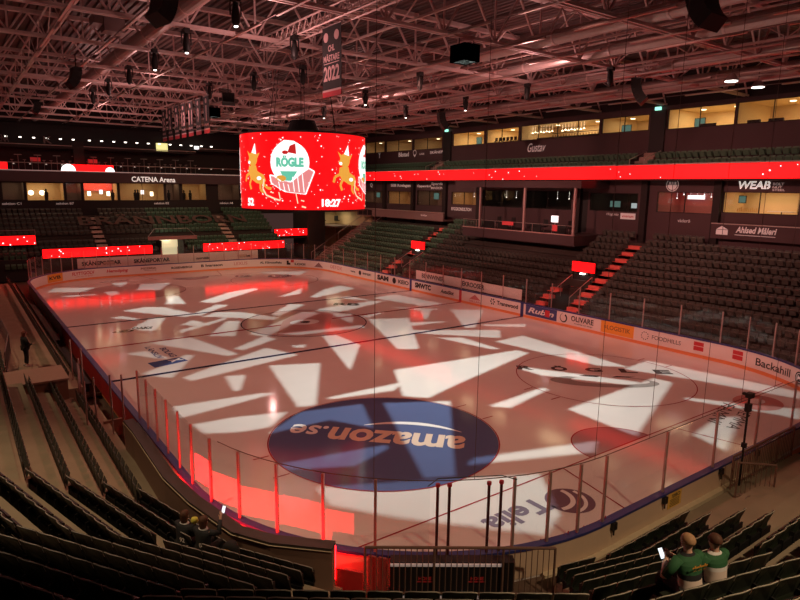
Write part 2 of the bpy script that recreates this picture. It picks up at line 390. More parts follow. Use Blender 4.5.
# dark mark in the near right faceoff circle
cf = plane_fn((6.35, -20.9, Z2), (.77, -.64, 0), (.64, .77, 0)); b = MB(); vs = []
for i in range(49):
    a = 2*PI*i/48; vs += [cf(2.75*math.cos(a), .95*math.sin(a)), cf(.35+2.0*math.cos(a), .22+.62*math.sin(a))]
b.add(vs, [(2*i, 2*i+1, 2*i+3, 2*i+2) for i in range(48)]); paint('club_swoosh', b, M_ICEGR)
fn = plane_fn((4.2, -16.9, Z3), (.77, -.64, 0), (.64, .77, 0))
b = MB()
for i, ch in enumerate('RÖGLE'): put_text(b, ch, (lambda k: (lambda x, y: fn(x+k, y)))(i*1.85), .9, .75 if ch != 'Ö' else .95, .05)
paint('club_lettering', b, M_ICEK)
fn2 = plane_fn((5.3, -19.0, Z3), (.77, -.64, 0), (.64, .77, 0))
b = MB(); b.add([fn2(*p) for p in ((0,0),(1.2,-.25),(3.4,-.1),(4.4,.2),(3,.45),(.9,.5))], [(0,1,2,3,4,5)]); paint('club_stripe', b, M_ICEW)
b = MB(); b.add([fn2(x, y)+Vector((0,0,.003)) for x, y in ((.9,.05),(1.8,-.1),(2.1,.2),(1.3,.3))], [(0,1,2,3)]); b.add([fn2(x, y)+Vector((0,0,.003)) for x, y in ((2.6,-.02),(3.5,0),(3.9,.2),(2.9,.25))], [(0,1,2,3)]); paint('club_stripe_mark', b, M_ICEK)
# right corner lettering and red crest
fn = plane_fn((8.3, -26.0, Z3), (-.97, -.25, 0), (.3, -.95, 0))
b = MB(); put_text(b, 'FAMNI', fn, 3.2, .55, .0, .3); put_text(b, 'HEMMA', lambda x, y: fn(x+.2, y+.8), 3.1, .5, .0, .3); paint('corner_lettering', b, M_ICEK)
b = MB(); flat(b, [(9.7+(x-9.7)*1.25, y) for x, y in circle(9.7, -26.9, 1.0, 36)], Z2); paint('corner_crest', b, ice_mat('ice_crest_red', (.6, .27, .25)))
b = MB(); flat(b, [(9.8+(x-9.8)*1.5, y) for x, y in circle(9.8, -26.8, .32, 24)], Z3); paint('corner_crest_oval', b, M_ICEW)
# left side marks in the neutral zone
b = MB(); flat(b, [(-11.45+(x+11.45)*1.6, y) for x, y in circle(-11.45, 3.9, .42, 24)], Z2); annulus(b, -11.45, 3.9, .2, .28, Z3, 24, m=1, sx=1.6)
put_text(b, 'OAKS', plane_fn((-10.9, 4.15, Z2), (.93, -.37, 0), (.37, .93, 0)), 1.3, .75, .05); b.build('sponsor_mark', [M_ICEK, M_ICE], ICE)
b = MB(); put_text(b, 'LÄNSLIV', plane_fn((-11.35, -1.2, Z2), (.0, -1, 0), (1, 0, 0)), 3.0, .42, .03); put_text(b, 'BOLAG', plane_fn((-10.7, -1.9, Z2), (.02, -1, 0), (1, .02, 0)), 2.3, .4, .03); paint('sponsor_lettering', b, ice_mat('ice_indigo_paint', (.12, .12, .25)))
b = MB(); flat(b, [(-12.05, -4.75), (-11.95, -5.9), (-10.05, -5.45), (-10.25, -4.5)], Z2); paint('sponsor_panel', b, ice_mat('ice_navy_paint', (.07, .1, .28)))
b = MB(); put_text(b, 'X', plane_fn((-11.0, -4.75, Z3), (.2, -1, 0), (1, .2, 0)), .6, .7, .06); paint('sponsor_panel_mark', b, M_ICEW)
# far end marks
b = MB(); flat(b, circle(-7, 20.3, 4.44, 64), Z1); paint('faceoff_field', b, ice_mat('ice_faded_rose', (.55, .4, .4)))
for x, y, r in ((8.6, 22.5, 1.3), (5.2, 24.5, .9)):
    b = MB(); flat(b, circle(x, y, r, 32), Z2); annulus(b, x, y, r*.45, r*.7, Z3, 24, .5, 4.5, m=1); b.build('sponsor_mark', [ice_mat('ice_slate_paint', (.2, .2, .27)), M_ICEW], ICE)
b = MB(); put_text(b, 'SKANIA', plane_fn((-8.6, 27.2, Z2), (.99, .1, 0), (-.1, .99, 0)), 3, .5); paint('sponsor_lettering', b, M_ICER)
b = MB(); put_text(b, 'RB', plane_fn((5.0, 4.6, Z2), (.8, -.6, 0), (.6, .8, 0)), 2.2, 1.1, .04); paint('sponsor_lettering', b, M_ICEK)

# ================================================================= boards
BO = thing('rink_boards', 'white dasher boards with adverts and blue cap rail around the ice', 'boards')
b = MB(); sweep(b, 0, PERI, 0, .12, .2, 1.06, closed=True); b.build('board_panels', M_BOARD, BO)
b = MB(); sweep(b, 0, PERI, -.012, .12, -.02, .2, closed=True); b.build('kick_plate', M_KICK, BO)
b = MB(); sweep(b, 0, PERI, -.03, .19, 1.06, 1.13, closed=True); b.build('cap_rail', M_BLUE, BO)
b = MB(); sweep(b, 21, 68, .12, .15, .32, 1.04); b.build('outer_cladding', M_BOARDO, BO)
b = MB(); sweep(b, 32.8, 45.2, .12, .32, .12, .37); b.build('curb', mat('pale_curb', (.7, .58, .4), .7), BO)
for y, mm in ((7.15, M_BLUE), (0, M_REDINK), (-7.15, M_BLUE)):
    b = MB(); b.box(15.0-.025, y-.15, .02, 15.0-.004, y+.15, 1.06); b.build('line_marker', mm, BO)
def board_fn(s0, z, off=-.016):
    def f(x, y):
        (px, py), n = rink(s0-x, off); return Vector((px, py, z+y))
    return f
def advert(name, s0, s1, t=None, mm=M_INK, h=.34, z=.45, panel=None, bold=.03, shear=0, sub=None):
    """one advert on the ice side of the boards between s0 (its left) and s1"""
    if panel:
        b = MB(); sweep(b, s1, s0, -.012, .0, .24, 1.04, ds=.4); p = b.build('advert_panel', panel, BO)
    if t:
        b = MB(); put_text(b, t, board_fn(s0-(.25 if panel else 0), z), abs(s0-s1)-(.5 if panel else 0), h, bold, shear)
        if sub: put_text(b, sub, board_fn(s0-.3, z-.2), abs(s0-s1)*.8, .11, .01)
        b.build(name, mm, p if panel else BO)
advert('advert_lettering', 139.6, 137.6, 'KVB', M_INK, .32, .5, M_ORANGE)
advert('advert_lettering', 136.5, 134.2, 'FLYTTGOLV', M_REDINK, .34, .55, sub='och mera golv')
advert('advert_lettering', 133.0, 130.9, 'Hemsöping', M_REDINK, .42, .45, shear=.2)
advert('advert_lettering', 129.6, 128.0, 'PIZZERIA', mat('brown_ink', (.25, .1, .05)), .2, .65, sub='restaurang')
advert('advert_lettering', 126.4, 124.1, 'ROSENBERGS', M_INK, .24, .5)
advert('advert_lettering', 123.1, 120.6, 'B Ivarsson', M_INK, .3, .5)
advert('advert_lettering', 119.2, 117.6, 'LEXUS', mat('faded_red_ink', (.6, .2, .2)), .36, .48, bold=0)
advert('advert_lettering', 116.1, 113.5, 'AL Klimateffekt', M_INK, .26, .52)
advert('advert_lettering', 111.9, 110.5, 'LOGI', M_INK, .26, .4)
b = MB(); f = board_fn(112.9, .4, -.016); b.add([f(0, 0), f(.45, 0), f(.45, .25), f(.25, .25), f(.25, .5), f(0, .5)], [(0,1,2,3,4,5)]); b.add([f(.5, .3), f(.9, .3), f(.9, .6), f(.5, .6)], [(0,1,2,3)], 1); b.build('advert_mark', [M_INK, M_REDINK], BO)
f = board_fn(109.2, .35); b = MB(); b.add([f(0, 0), f(1.4, 0), f(.7, .55)], [(0,1,2)]); b.build('advert_mark', mat('grey_brown_ink', (.25, .15, .15)), BO)
advert('advert_lettering', 106.3, 103.7, 'DETOX', mat('faded_red_ink', (.6, .2, .2)), .4, .45, bold=.01)
advert('advert_lettering', 101.9, 100.9, 'vera', M_INK, .16, .55)
advert('advert_lettering', 99.4, 97.8, 'BEIJE', M_INK, .26, .5)
f = board_fn(100.2, .5); b = MB(); b.add([f(.25+.25*math.cos(t), .15+.25*math.sin(t)) for t in [PI*i/8 for i in range(16)]], [tuple(range(16))]); b.build('advert_mark', M_INK, BO)
advert('advert_lettering', 96.6, 94.6, 'SAM', M_INK, .5, .38, bold=.06)
advert('advert_lettering', 92.9, 91.2, 'KEIO', M_INK, .38, .45, bold=.03)
f = board_fn(93.9, .62); b = MB(); b.add([f(.3+.3*math.cos(t), .3*math.sin(t)) for t in [PI*i/8 for i in range(16)]], [tuple(range(16))]); b.build('advert_mark', M_INK, BO)
advert('advert_lettering', 90.2, 87.8, 'SMWTC', M_INK, .5, .42, bold=.06)
advert('advert_lettering', 86.4, 84.6, 'AutoSlot', M_INK, .34, .45, shear=.2)
f = board_fn(82.6, .5); b = MB(); b.add([f(0, 0), f(1.4, 0), f(.7, .42)], [(0,1,2)]); put_text(b, 'VILLAN', lambda x, y: f(x, y-.25), 1.4, .17); b.build('advert_mark', mat('faded_red_ink', (.6, .2, .2)), BO)
advert('advert_lettering', 79.3, 77.0, 'Transwood', M_INK, .34, .5)
f = board_fn(80.1, .6); b = MB()
for i in range(6): t = PI*i/3; b.add([f(.3+.28*math.cos(t+d)*r, .08+.28*math.sin(t+d)*r) for d, r in ((-.3, .4), (-.25, 1), (.25, 1), (.3, .4))], [(0,1,2,3)])
b.build('advert_mark', M_INK, BO)
advert('advert_lettering', 76.2, 73.2, 'Rubin', M_WHITE, .42, .45, M_NAVY, shear=.3)
f = board_fn(74.3, .4, -.02); b = MB(); b.add([f(0, 0), f(.45, 0), f(.45, .5), f(0, .5)], [(0,1,2,3)]); b.build('advert_mark', M_REDINK, BO)
advert('advert_lettering', 71.9, 70.0, 'OLIVARE', M_INK, .38, .52, sub='inredning och design', bold=.02)
f = board_fn(72.9, .62); b = MB(); vs = []
for i in range(25): t = PI*.6+PI*1.75*i/24; th = .02+.12*i/24; vs += [f(.33+.33*math.cos(t), .33*math.sin(t)), f(.33+(.33-th)*math.cos(t), (.33-th)*math.sin(t))]
b.add(vs, [(2*i, 2*i+1, 2*i+3, 2*i+2) for i in range(24)]); b.build('advert_mark', M_INK, BO)
advert('advert_lettering', 69.4, 66.9, '=LOGISTIK', mat('brown_ink', (.25, .1, .05)), .3, .5, M_ORANGE, bold=.01)
advert('advert_lettering', 65.6, 63.7, 'FOODHILLS', M_INK, .26, .5, bold=-.005)
f = board_fn(66.4, .62); b = MB()
for i in range(10): t = 2*PI*i/10; b.add([f(.3+.27*math.cos(t+d)*r, .27*math.sin(t+d)*r) for d, r in ((-.15, .8), (-.15, 1), (.15, 1), (.15, .8))], [(0,1,2,3)])
b.build('advert_mark', M_INK, BO)
for s in (62.9, 60.6):
    f = board_fn(s, .42); b = MB(); b.add([f(0, 0), f(.6, 0), f(.6, .25), f(0, .25)], [(0,1,2,3)]); b.add([f(0, .29), f(.6, .29), f(.6, .52), f(0, .52)], [(0,1,2,3)]); b.build('advert_mark', M_REDINK, BO)
advert('advert_lettering', 59.2, 56.9, 'Backahill', M_INK, .42, .42, bold=.01)
f = board_fn(56.5, .62); b = MB(); b.add([f(.3+.32*math.cos(t), .32*math.sin(t)) for t in [PI*i/12 for i in range(24)]], [tuple(range(24))]); b.build('advert_mark', M_INK, BO)
f = board_fn(56.5, .62, -.02); b = MB(); vs = []
for i in range(17): t = 2*PI*i/16; vs += [f(.3+.25*math.cos(t), .25*math.sin(t)), f(.3+.21*math.cos(t), .21*math.sin(t))]
b.add(vs, [(2*i, 2*i+1, 2*i+3, 2*i+2) for i in range(16)]); put_text(b, 'M', lambda x, y: f(.17+x, -.12+y), .26, .24); b.build('advert_mark', M_SIGN, BO)
advert('advert_lettering', 54.6, 54.1, 'b', M_INK, .55, .4, bold=.03)
# small lettering on the rail tops of the near curve
for s in (32.8, 34.2, 20.5):
    (x, y), n = rink(s, -.035); t = Vector((-n[1], n[0], 0)); b = MB(); put_text(b, 'tunnel', plane_fn((x, y, 1.0), t, (0, 0, 1)), .9, .2); b.build('rail_lettering', M_REDINK, BO)
b = MB(); b.box(-4.0, -30.3-.165, .55, -3.3, -30.3-.15, 1.03); YS = b.build('warning_notice', mat('yellow_notice', (.75, .45, .08), .5), BO); YS['label'] = 'yellow notice on the outside of the boards'
b = MB(); put_text(b, 'OBS!', plane_fn((-3.38, -30.47, .86), (-1, 0, 0), (0, 0, 1)), .45, .12)
for i in range(5): b.box(-3.9, -30.468, .8-i*.05, -3.4, -30.466, .82-i*.05)
b.build('notice_print', M_INK, YS)

# ================================================================= glass
GT, GB = 2.95, 1.13
def pane(s0, s1, label, group, post=True, cap=True, top=GT):
    (x0, y0), n0 = rink(s0, .07); (x1, y1), n1 = rink(s1, .07)
    t = thing('glass_panel', label, 'glass panel', ((x0+x1)/2, (y0+y1)/2, GB), math.atan2(y1-y0, x1-x0), group)
    L = math.hypot(x1-x0, y1-y0); h = top-GB
    b = MB(); b.box(-L/2+.02, -.006, 0, L/2-.02, .006, h); b.build('pane', M_GLASS, t)
    if post:
        b = MB(); b.box(-L/2-.032, -.03, -.05, -L/2+.032, .03, h+.01); b.build('post', M_POSTR, t)
    return t
def run(s0, s1, n, where, group, near):
    for i in range(n):
        a = s0+(s1-s0)*i/n; c = s0+(s1-s0)*(i+1)/n
        pane(a, c, f'clear glass panel {where}, {ORD[i]} {near}', group)
run(16.1, 22.3, 5, 'on the boards beside the left terrace', 'glass beside the left terrace', 'from the bench end')
run(22.3, 30.0, 6, 'on the near curved boards', 'glass on the near curve', 'from the left terrace')
run(32.0, 34.87, 3, 'on the near boards right of the rink gate', 'glass right of the rink gate', 'from the gate')
run(34.87, 48.87, 5, 'on the straight near end boards', 'glass on the near end', 'from the rink gate')
run(48.87, 61.43, 8, 'on the near right curve of the boards', 'glass on the near right curve', 'from the near end')
run(61.43, 106.03, 18, 'along the long right boards', 'glass along the right side', 'from the near curve')
run(106.03, 118.6, 8, 'on the far right curve of the boards', 'glass on the far right curve', 'from the right side')
run(118.6, 132.6, 8, 'on the far end boards', 'glass on the far end', 'from the right')
run(132.6, 145.1, 10, 'on the far left curve of the boards', 'glass on the far left curve', 'from the far end')
# the rink gate: two pairs of dark uprights
gt = thing('rink_gate_frame', 'pair of dark upright posts framing the gate in the near rink glass', 'gate', (0, 0, 0))
for s in (30.15, 30.42, 31.35, 31.65):
    (x, y), n = rink(s, .1); b = MB(); b.tube((x, y, 1.0), (x, y, 2.86), .035, 8); b.build('upright', mat('dark_red_post', (.06, .015, .015), .4), gt)
    b = MB(); b.tube((x, y, 2.86), (x, y, 2.93), .055, 8); b.build('post_cap', M_BANR, gt)
(x, y), n = rink(30.15, .1); (x2, y2), n = rink(31.65, .1)
b = MB(); b.path([(x-.3, y, 2.95), (x, y, 3.06), (x2, y2, 3.06), (x2+.3, y2-.2, 2.95)], .012, 6); b.build('top_cable', M_BLACK, gt)

# ================================================================= gobo projectors that throw the white shards on the ice
def projector(pos, polys, power, label):
    P = Vector(pos); H = .45
    polys = [[(x, y) for x, y in q] for q in polys]
    t = thing('gobo_projector', label, 'projector', pos)
    lit = []
    for pl in polys:
        lit.append([(P.x+(x-P.x)*H/P.z-P.x, P.y+(y-P.y)*H/P.z-P.y) for x, y in pl])
    xs = [p[0] for q in lit for p in q]; ys = [p[1] for q in lit for p in q]
    x0, x1, y0, y1 = min(xs)-.06, max(xs)+.06, min(ys)-.06, max(ys)+.06
    pts = [Vector((x0, y0)), Vector((x1, y0)), Vector((x1, y1)), Vector((x0, y1))]; edges = [(0,1),(1,2),(2,3),(3,0)]
    for q in lit:
        o = len(pts); n = len(q); pts += [Vector(p) for p in q]; edges += [(o+i, o+(i+1) % n) for i in range(n)]
    vs, es, fs, *_ = geometry.delaunay_2d_cdt(pts, edges, [], 1, 1e-6)
    def inside(p, q):
        c = False; j = len(q)-1
        for i in range(len(q)):
            if (q[i][1] > p[1]) != (q[j][1] > p[1]) and p[0] < (q[j][0]-q[i][0])*(p[1]-q[i][1])/(q[j][1]-q[i][1])+q[i][0]: c = not c
            j = i
        return c
    keep = []
    for f in fs:
        c = ((vs[f[0]].x+vs[f[1]].x+vs[f[2]].x)/3, (vs[f[0]].y+vs[f[1]].y+vs[f[2]].y)/3)
        if not any(inside(c, q) for q in lit): keep.append(tuple(f))
    b = MB(); b.add([(v.x, v.y, -H) for v in vs], keep); b.build('gobo_plate', M_VOID, t)
    b = MB(); e = .02
    b.box(x0-e, y0-e, -H-.01, x0, y1+e, .25); b.box(x1, y0-e, -H-.01, x1+e, y1+e, .25); b.box(x0, y0-e, -H-.01, x1, y0, .25); b.box(x0, y1, -H-.01, x1, y1+e, .25); b.box(x0-e, y0-e, .25, x1+e, y1+e, .3)
    b.build('housing', M_VOID, t)
    b = MB(); b.tube((x0, 0, .3), (x0, 0, .55), .03); b.tube((x1, 0, .3), (x1, 0, .55), .03); b.build('bracket', M_BLACK, t)
    l = bpy.data.lights.new('projector_lamp', 'POINT'); l.energy = power; l.shadow_soft_size = .004; l.color = (.84, 1, .9)
    lo = bpy.data.objects.new('projector_lamp', l); COL.objects.link(lo); lo.parent = t
near = [p for p in SHARDS if sum(v[1] for v in p)/len(p) < -1]
far = [p for p in SHARDS if sum(v[1] for v in p)/len(p) >= -1]
projector((.0, -16.6, 15.89), near, 10500, 'black projector box hanging from the roof trusses above the near ice')
projector((-1.0, 14.6, 15.89), far, 10500, 'black projector box hanging from the roof behind the scoreboard')

# ================================================================= terraces and seats at the near end
def dirs(a): return Vector((math.cos(R(a)), math.sin(R(a)))), Vector((math.sin(R(a)), -math.cos(R(a))))
def meet(N1, d1, N2, d2):
    det = N1.x*N2.y-N1.y*N2.x
    return Vector(((d1*N2.y-d2*N1.y)/det, (N1.x*d2-N2.x*d1)/det))
TL, NL = dirs(-90); TA, NA = dirs(-75); TC, NC = dirs(-58); TM, NM = dirs(-36); TD, ND = dirs(-15); TE, NE_ = dirs(0)
dL = lambda j: 16.62+.85*j
zL = lambda j: 1.5+.465*j
vB = lambda j: Vector((-dL(j), -22.3-.1*j))
dA = lambda j: NA.dot(vB(j))
dC = lambda j: 27.2+.79*j
vC = lambda j: meet(NA, dA(j), NC, dC(j))
vEnd = lambda j: TC*(16.62+.14*j)+NC*dC(j)
dD = lambda j: 32.48+.775*j
zD = lambda j: 1.22+.475*j
yE = lambda j: -31.45-.8*j
vV = lambda j: meet(ND, dD(j), NE_, -yE(j))
vS = lambda j: TD*(-1.15-.42*j)+ND*dD(j)
dM = lambda j: 36.0+.79*(j-6)
zM = lambda j: 4.3+.47*(j-6)

def terrace(name, jmin, jmax, line, zf, m, label, base=0., fr=.9):
    """stepped concrete; line(j) gives the row's polyline, zf(j) its floor height"""
    b = MB()
    for j in range(jmin, jmax+1):
        a = line(j-fr); c = line(j+1-fr); z = zf(j); zb = zf(j-1) if j > jmin else base
        for i in range(len(a)-1):
            p, q, r_, s = a[i], a[i+1], c[i+1], c[i]
            b.add([(p.x, p.y, z), (q.x, q.y, z), (r_.x, r_.y, z), (s.x, s.y, z)], [(0, 1, 2, 3)])
            b.add([(p.x, p.y, zb), (q.x, q.y, zb), (q.x, q.y, z), (p.x, p.y, z)], [(0, 1, 2, 3)])
        for i in (0, -1):
            p, s = a[i], c[i]; b.add([(p.x, p.y, base), (s.x, s.y, base), (s.x, s.y, z), (p.x, p.y, z)], [(0, 1, 2, 3)])
    o = structure(b.build(name, m)); o['label'] = label; return o
terrace('terrace_left_corner', 0, 9, lambda j: [Vector((-dL(j), -12.2)), vB(j), vC(j), vEnd(j)+TC*.25], lambda j: zL(j)-.85, M_CONC, 'stepped concrete terrace in the near left corner')
terrace('terrace_near', 0, 10, lambda j: [vS(j)-TD*.1, vV(j), Vector((4., yE(j)))], lambda j: zD(j)-.85, M_CONC, 'stepped concrete terrace behind the near end boards')
terrace('terrace_gate', 6, 9, lambda j: [meet(NC, dC(j), NM, dM(j)), meet(NM, dM(j), ND, dD(j))], lambda j: zM(j)-.85, M_CONC, 'stepped concrete above the rink gate', base=2.2)

# one seat: origin on the tread under the top of its back, +y towards the rink
def seat_proto(nm, plastic, trim):
    t = thing(nm, 'seat', 'seat')
    W, H0, H1 = .235, .36, .85
    out = [(-W, H0+.03), (-W+.03, H0), (W-.03, H0), (W, H0+.03)]
    top = []
    for i in range(9):
        x = W-2*W*i/8; top.append((x, H1-.055*abs(x/W)**3.2))
    def yy(x, z): return .16*(1-(z-.36)/.49)-.03+.05*(x/W)**2
    b = MB(); prof = out+top; n = len(prof)
    back = [(x, yy(x, z)-.0, z) for x, z in prof]; fr = [(x, yy(x, z)+.035, z) for x, z in prof]
    inner = [(x*.86, yy(x*.86, .6+(z-.6)*.86)+.012, .6+(z-.6)*.86) for x, z in prof]
    b.add(back+fr+inner, [tuple(range(n, 2*n))]+[(i, (i+1) % n, n+(i+1) % n, n+i) for i in range(n)]+[((i+1) % n, i, 2*n+i, 2*n+(i+1) % n) for i in range(n)]+[tuple(range(3*n-1, 2*n-1, -1))])
    b.build('backrest', plastic, t)
    b = MB(); b.path([(x, yy(x, z)+.012, z+.004) for x, z in [(W, H1-.16)]+top+[(-W, H1-.16)]], .0075, 5); b.build('pale_edge', trim, t)  # pale tube stands in for the highlight on the top edge
    b = MB(); p = []
    for x in (-.21, .21):
        p.append([(x, .14, .38), (x, .19, .37), (x, .20, .66), (x, .15, .68)])
    b.loft([p[0], p[1]]); b.build('seat_pan', plastic, t)
    b = MB(); b.box(-.25, .06, 0, -.22, .16, .5); b.box(-.25, .08, .02, .25, .12, .41); b.build('bracket', M_BLACK, t)
    return t
SEAT_G = seat_proto('folding_seat', M_SEAT, M_GLINT)
SEAT_B = seat_proto('folding_seat', M_SEATB, M_GLINTD)
_used = {}
NSEAT = 0
def put_seat(proto, x, y, z, N, label, group):
    global NSEAT
    o = proto if proto.name not in _used else copy_tree(proto)
    _used[proto.name] = 1; NSEAT += 1
    o.location = (x, y, z); o.rotation_euler = (0, 0, math.atan2(N.x, -N.y)); tag(o, label, None, group); return o
SEATPOS = {}
def seat_row(proto, P, Q, z, N, fmt, group, key, trim0=.28, trim1=.25, pitch=.505, skip=()):
    L = (Q-P).length; T = (Q-P).normalized(); n = int((L-trim0-trim1)/pitch)+1
    for i in range(n):
        p = P+T*(trim0+i*pitch); SEATPOS[(key, i)] = (p.x, p.y, z)
        if i in skip: continue
        put_seat(proto, p.x, p.y, z-.85, N, fmt.format(ORD[min(i, 39)]), group)
for j in range(0, 10):
    rn = ORD[j]
    P = vC(j); Q = vEnd(j)
    if j > 5: P = P+TC*(.0 if j < 7 else .4)
    seat_row(SEAT_B, P, Q, zL(j), NC, 'black seat in left corner block, row '+rn+' behind tan wall, {} from the bend', 'seats of the left corner block', ('C', j))
for j in range(0, 6):
    seat_row(SEAT_B, vB(j), vC(j), zL(j), NA, 'black seat on left bend, row '+ORD[j]+' behind tan wall, {} from the straight', 'seats on the left bend', ('A', j))
for j in (6, 7):
    seat_row(SEAT_G, meet(NC, dC(j), NM, dM(j)), meet(NM, dM(j), ND, dD(j)), zM(j), NM, 'dark green seat above rink gate, '+('front' if j == 6 else 'second')+' row, {} from the left', 'seats above the rink gate', ('M', j), .3, .3)
for j in range(0, 10):
    P = vS(j) if j < 6 else meet(NM, dM(j), ND, dD(j))+TD*.15
    seat_row(SEAT_G, P, vV(j)-TD*(.0 if j < 4 else .75), zD(j), ND, 'dark green seat right of rink gate, row '+ORD[j]+' behind boards, {} from gate', 'seats right of the rink gate', ('D', j))
    seat_row(SEAT_G, vV(j), Vector(((-4.55-.26*j) if j < 4 else -5.2, yE(j))), zD(j), NE_, 'dark green seat behind straight near boards, row '+ORD[j]+', {} from the bend', 'seats behind the straight near boards', ('E', j))

# front wall of the left corner block with an LED board on its rink side
WALL = [(-15.9,-17.6), (-15.86,-18.7), (-15.93,-22.6), (-15.77,-24.35), (-15.4,-26.3), (-14.86,-27.2), (-13.84,-28.22)]
def inset(poly, d):
    out = []
    for i, p in enumerate(poly):
        a = Vector(poly[max(0, i-1)]); c = Vector(poly[min(len(poly)-1, i+1)]); t = (c-a).normalized(); out.append((p[0]-t.y*d, p[1]+t.x*d))
    return out
def wall_strip(poly, d0, d1, z0, z1, m, name, parent=None):
    A = inset(poly, d0); B = inset(poly, d1); b = MB()
    b.loft([[(a[0], a[1], z0), (c[0], c[1], z0), (c[0], c[1], z1), (a[0], a[1], z1)] for a, c in zip(A, B)])
    return b.build(name, m, parent)
w = structure(wall_strip(WALL, 0, .24, .2, 1.64, M_TAN, 'wall_left_corner')); w['label'] = 'tan front wall of the left corner seating block'
wall_strip(WALL, -.03, .3, 1.64, 1.72, mat('dark_wall_cap', (.06, .045, .04), .5), 'wall_cap', w)
b = MB(); A = inset(WALL, -.035)
for p, q_ in zip(A[:-1], A[1:]): b.tube((p[0], p[1], 1.645), (q_[0], q_[1], 1.645), .012, 5)
b.build('wall_edging', mat('cream_edging', (.75, .62, .42), .5), w)
o = wall_strip([(-15.905, -21.4)]+WALL[2:], .25, .31, .78, 1.6, M_LEDN, 'led_board'); tag(o, 'red LED board on the rink side of the tan left corner wall', 'led board')

# gate railing, black gate panel and tunnel side with painted red spill
def railing(name, pts, z0, z1, label, bars=.13, group=None, m=M_RAIL, r=.035, low=True):
    t = thing(name, label, 'railing', (0, 0, 0), 0, group)
    b = MB(); b.path([(x, y, z1) for x, y in pts], r, 8); b.build('top_rail', m, t)
    if low:
        b = MB(); b.path([(x, y, z0+.12) for x, y in pts], r*.8, 6); b.build('bottom_rail', m, t)
    bar = None
    for (x0, y0), (x1, y1) in zip(pts[:-1], pts[1:]):
        L = math.hypot(x1-x0, y1-y0); n = max(1, int(L/bars))
        for i in range(n+1):
            p = (x0+(x1-x0)*i/n, y0+(y1-y0)*i/n); post = i in (0, n) or (bars < .3 and i % 12 == 0)
            mb = MB(); mb.tube((p[0], p[1], z0), (p[0], p[1], z1), .03 if post else .011, 6); mb.build('post' if post else 'bar', m, t)
    return t
railing('gate_railing', [(-13.13, -28.47), (-9.6, -30.97)], .35, 1.62, 'brown steel bar railing in front of the rink gate')
g = thing('gate_barrier', 'black padded gate panel behind the brown railing', 'gate')
(x, y), (x2, y2), n0, n1 = (-12.45, -28.5), (-10.1, -30.15), (-.577, -.816), (-.577, -.816)
b = MB(); b.hexa([(x, y, .3), (x+n0[0]*.3, y+n0[1]*.3, .3), (x2+n1[0]*.3, y2+n1[1]*.3, .3), (x2, y2, .3), (x, y, 1.2), (x+n0[0]*.3, y+n0[1]*.3, 1.2), (x2+n1[0]*.3, y2+n1[1]*.3, 1.2), (x2, y2, 1.2)]); b.build('pad', M_BLACK, g)
T = Vector((x2-x, y2-y, 0)).normalized(); n_ = Vector((T.y, -T.x, 0)); o0 = Vector((x, y, 0))+Vector((n0[0], n0[1], 0))*.32
for k in (.65, 1.85):
    b = MB(); f = plane_fn(o0+T*k+Vector((0, 0, .78))+n_*.03, T, (0, 0, 1)); put_text(b, 'HOME', f, .3, .09, .04); b.add([f(-.05, -.05), f(.35, -.05), f(.35, -.02), f(-.05, -.02)], [(0, 1, 2, 3)]); b.build('pad_lettering', M_REDINK, g)
for zz in (.34, 1.16):
    b = MB(); b.beam(o0+Vector((0, 0, zz))+n_*.02, o0+T*2.6+Vector((0, 0, zz))+n_*.02, .04, .06); b.build('pad_strip', M_SIGN, g)
t = thing('tunnel_side', 'red lit side panel of the tunnel beside the left corner wall', 'panel')
b = MB(); b.box(0, 0, .3, .05, 1.2, 1.06); o = b.build('panel', mat('side_panel_red_spill', (.75, .03, .03), .5), t); t.location = (-13.25, -28.55, 0); t.rotation_euler = (0, 0, R(38))  # red light spill painted into the panel colour
b = MB(); b.prism([rink(s, .2)[0] for s in (35, 34, 33, 32, 31, 30, 29, 28)]+[(-14.6, -29.6), (-12.6, -31.4), (-9.4, -32.2)], .2, .3); structure(b.build('floor_tunnel', M_FLOOR))
b = MB(); b.box(0, 0, 0, .2, .06, .95); b.box(.24, 0, 0, .44, .06, .95); o = b.build('gate_leaf', mat('red_brown_panel', (.3, .07, .06), .5), None, (-12.95, -28.32, .3)); o.rotation_euler = (0, 0, R(-50)); tag(o, 'open red brown gate leaves behind the left end of the railing', 'gate leaf')

# barriers on the right, behind the near end boards
railing('crowd_barrier', [(-1.3, -31.1), (-.55, -31.85)], .4, 1.55, 'brown crowd barrier standing across the aisle by the camera mast', .12)
railing('board_railing', [(-.9, -30.75), (3.5, -30.75)], .4, 1.5, 'long brown bar railing along the outside of the near boards', .13)
railing('crowd_barrier', [(1.0, -32.5), (1.9, -33.3)], .6, 1.75, 'brown crowd barrier at the right, nearest the camera', .12)
b = MB(); b.box(-1.3, -31.6, .3, -.6, -31.0, .42)
t = thing('camera_mast', 'small black camera on a thin black mast at the near boards', 'camera', (-.38, -30.78, 0))
b = MB(); b.tube((0, 0, .4), (0, 0, 3.35), .035, 8); b.build('mast', M_BLACK, t)
b = MB(); b.box(-.12, -.1, 3.35, .12, .08, 3.5); b.tube((0, .08, 3.43), (0, .2, 3.43), .05, 10); b.build('camera_body', M_BLACK, t)
b = MB(); b.box(-.08, -.08, 2.9, .08, .08, 3.15); b.build('cable_box', M_BLACK, t)
b = MB(); b.box(-.05, -.08, 1.7, .05, .06, 1.85); b.build('clamp', M_BLACK, t)
t = thing('bucket', 'brown bucket on the concrete beside the crowd barrier', 'bucket', (-1.9, -31.7, .38))
b = MB(); b.tube((0, 0, 0), (0, 0, .3), .2, 16, .26); b.build('body', mat('brown_plastic', (.3, .17, .1), .5), t)
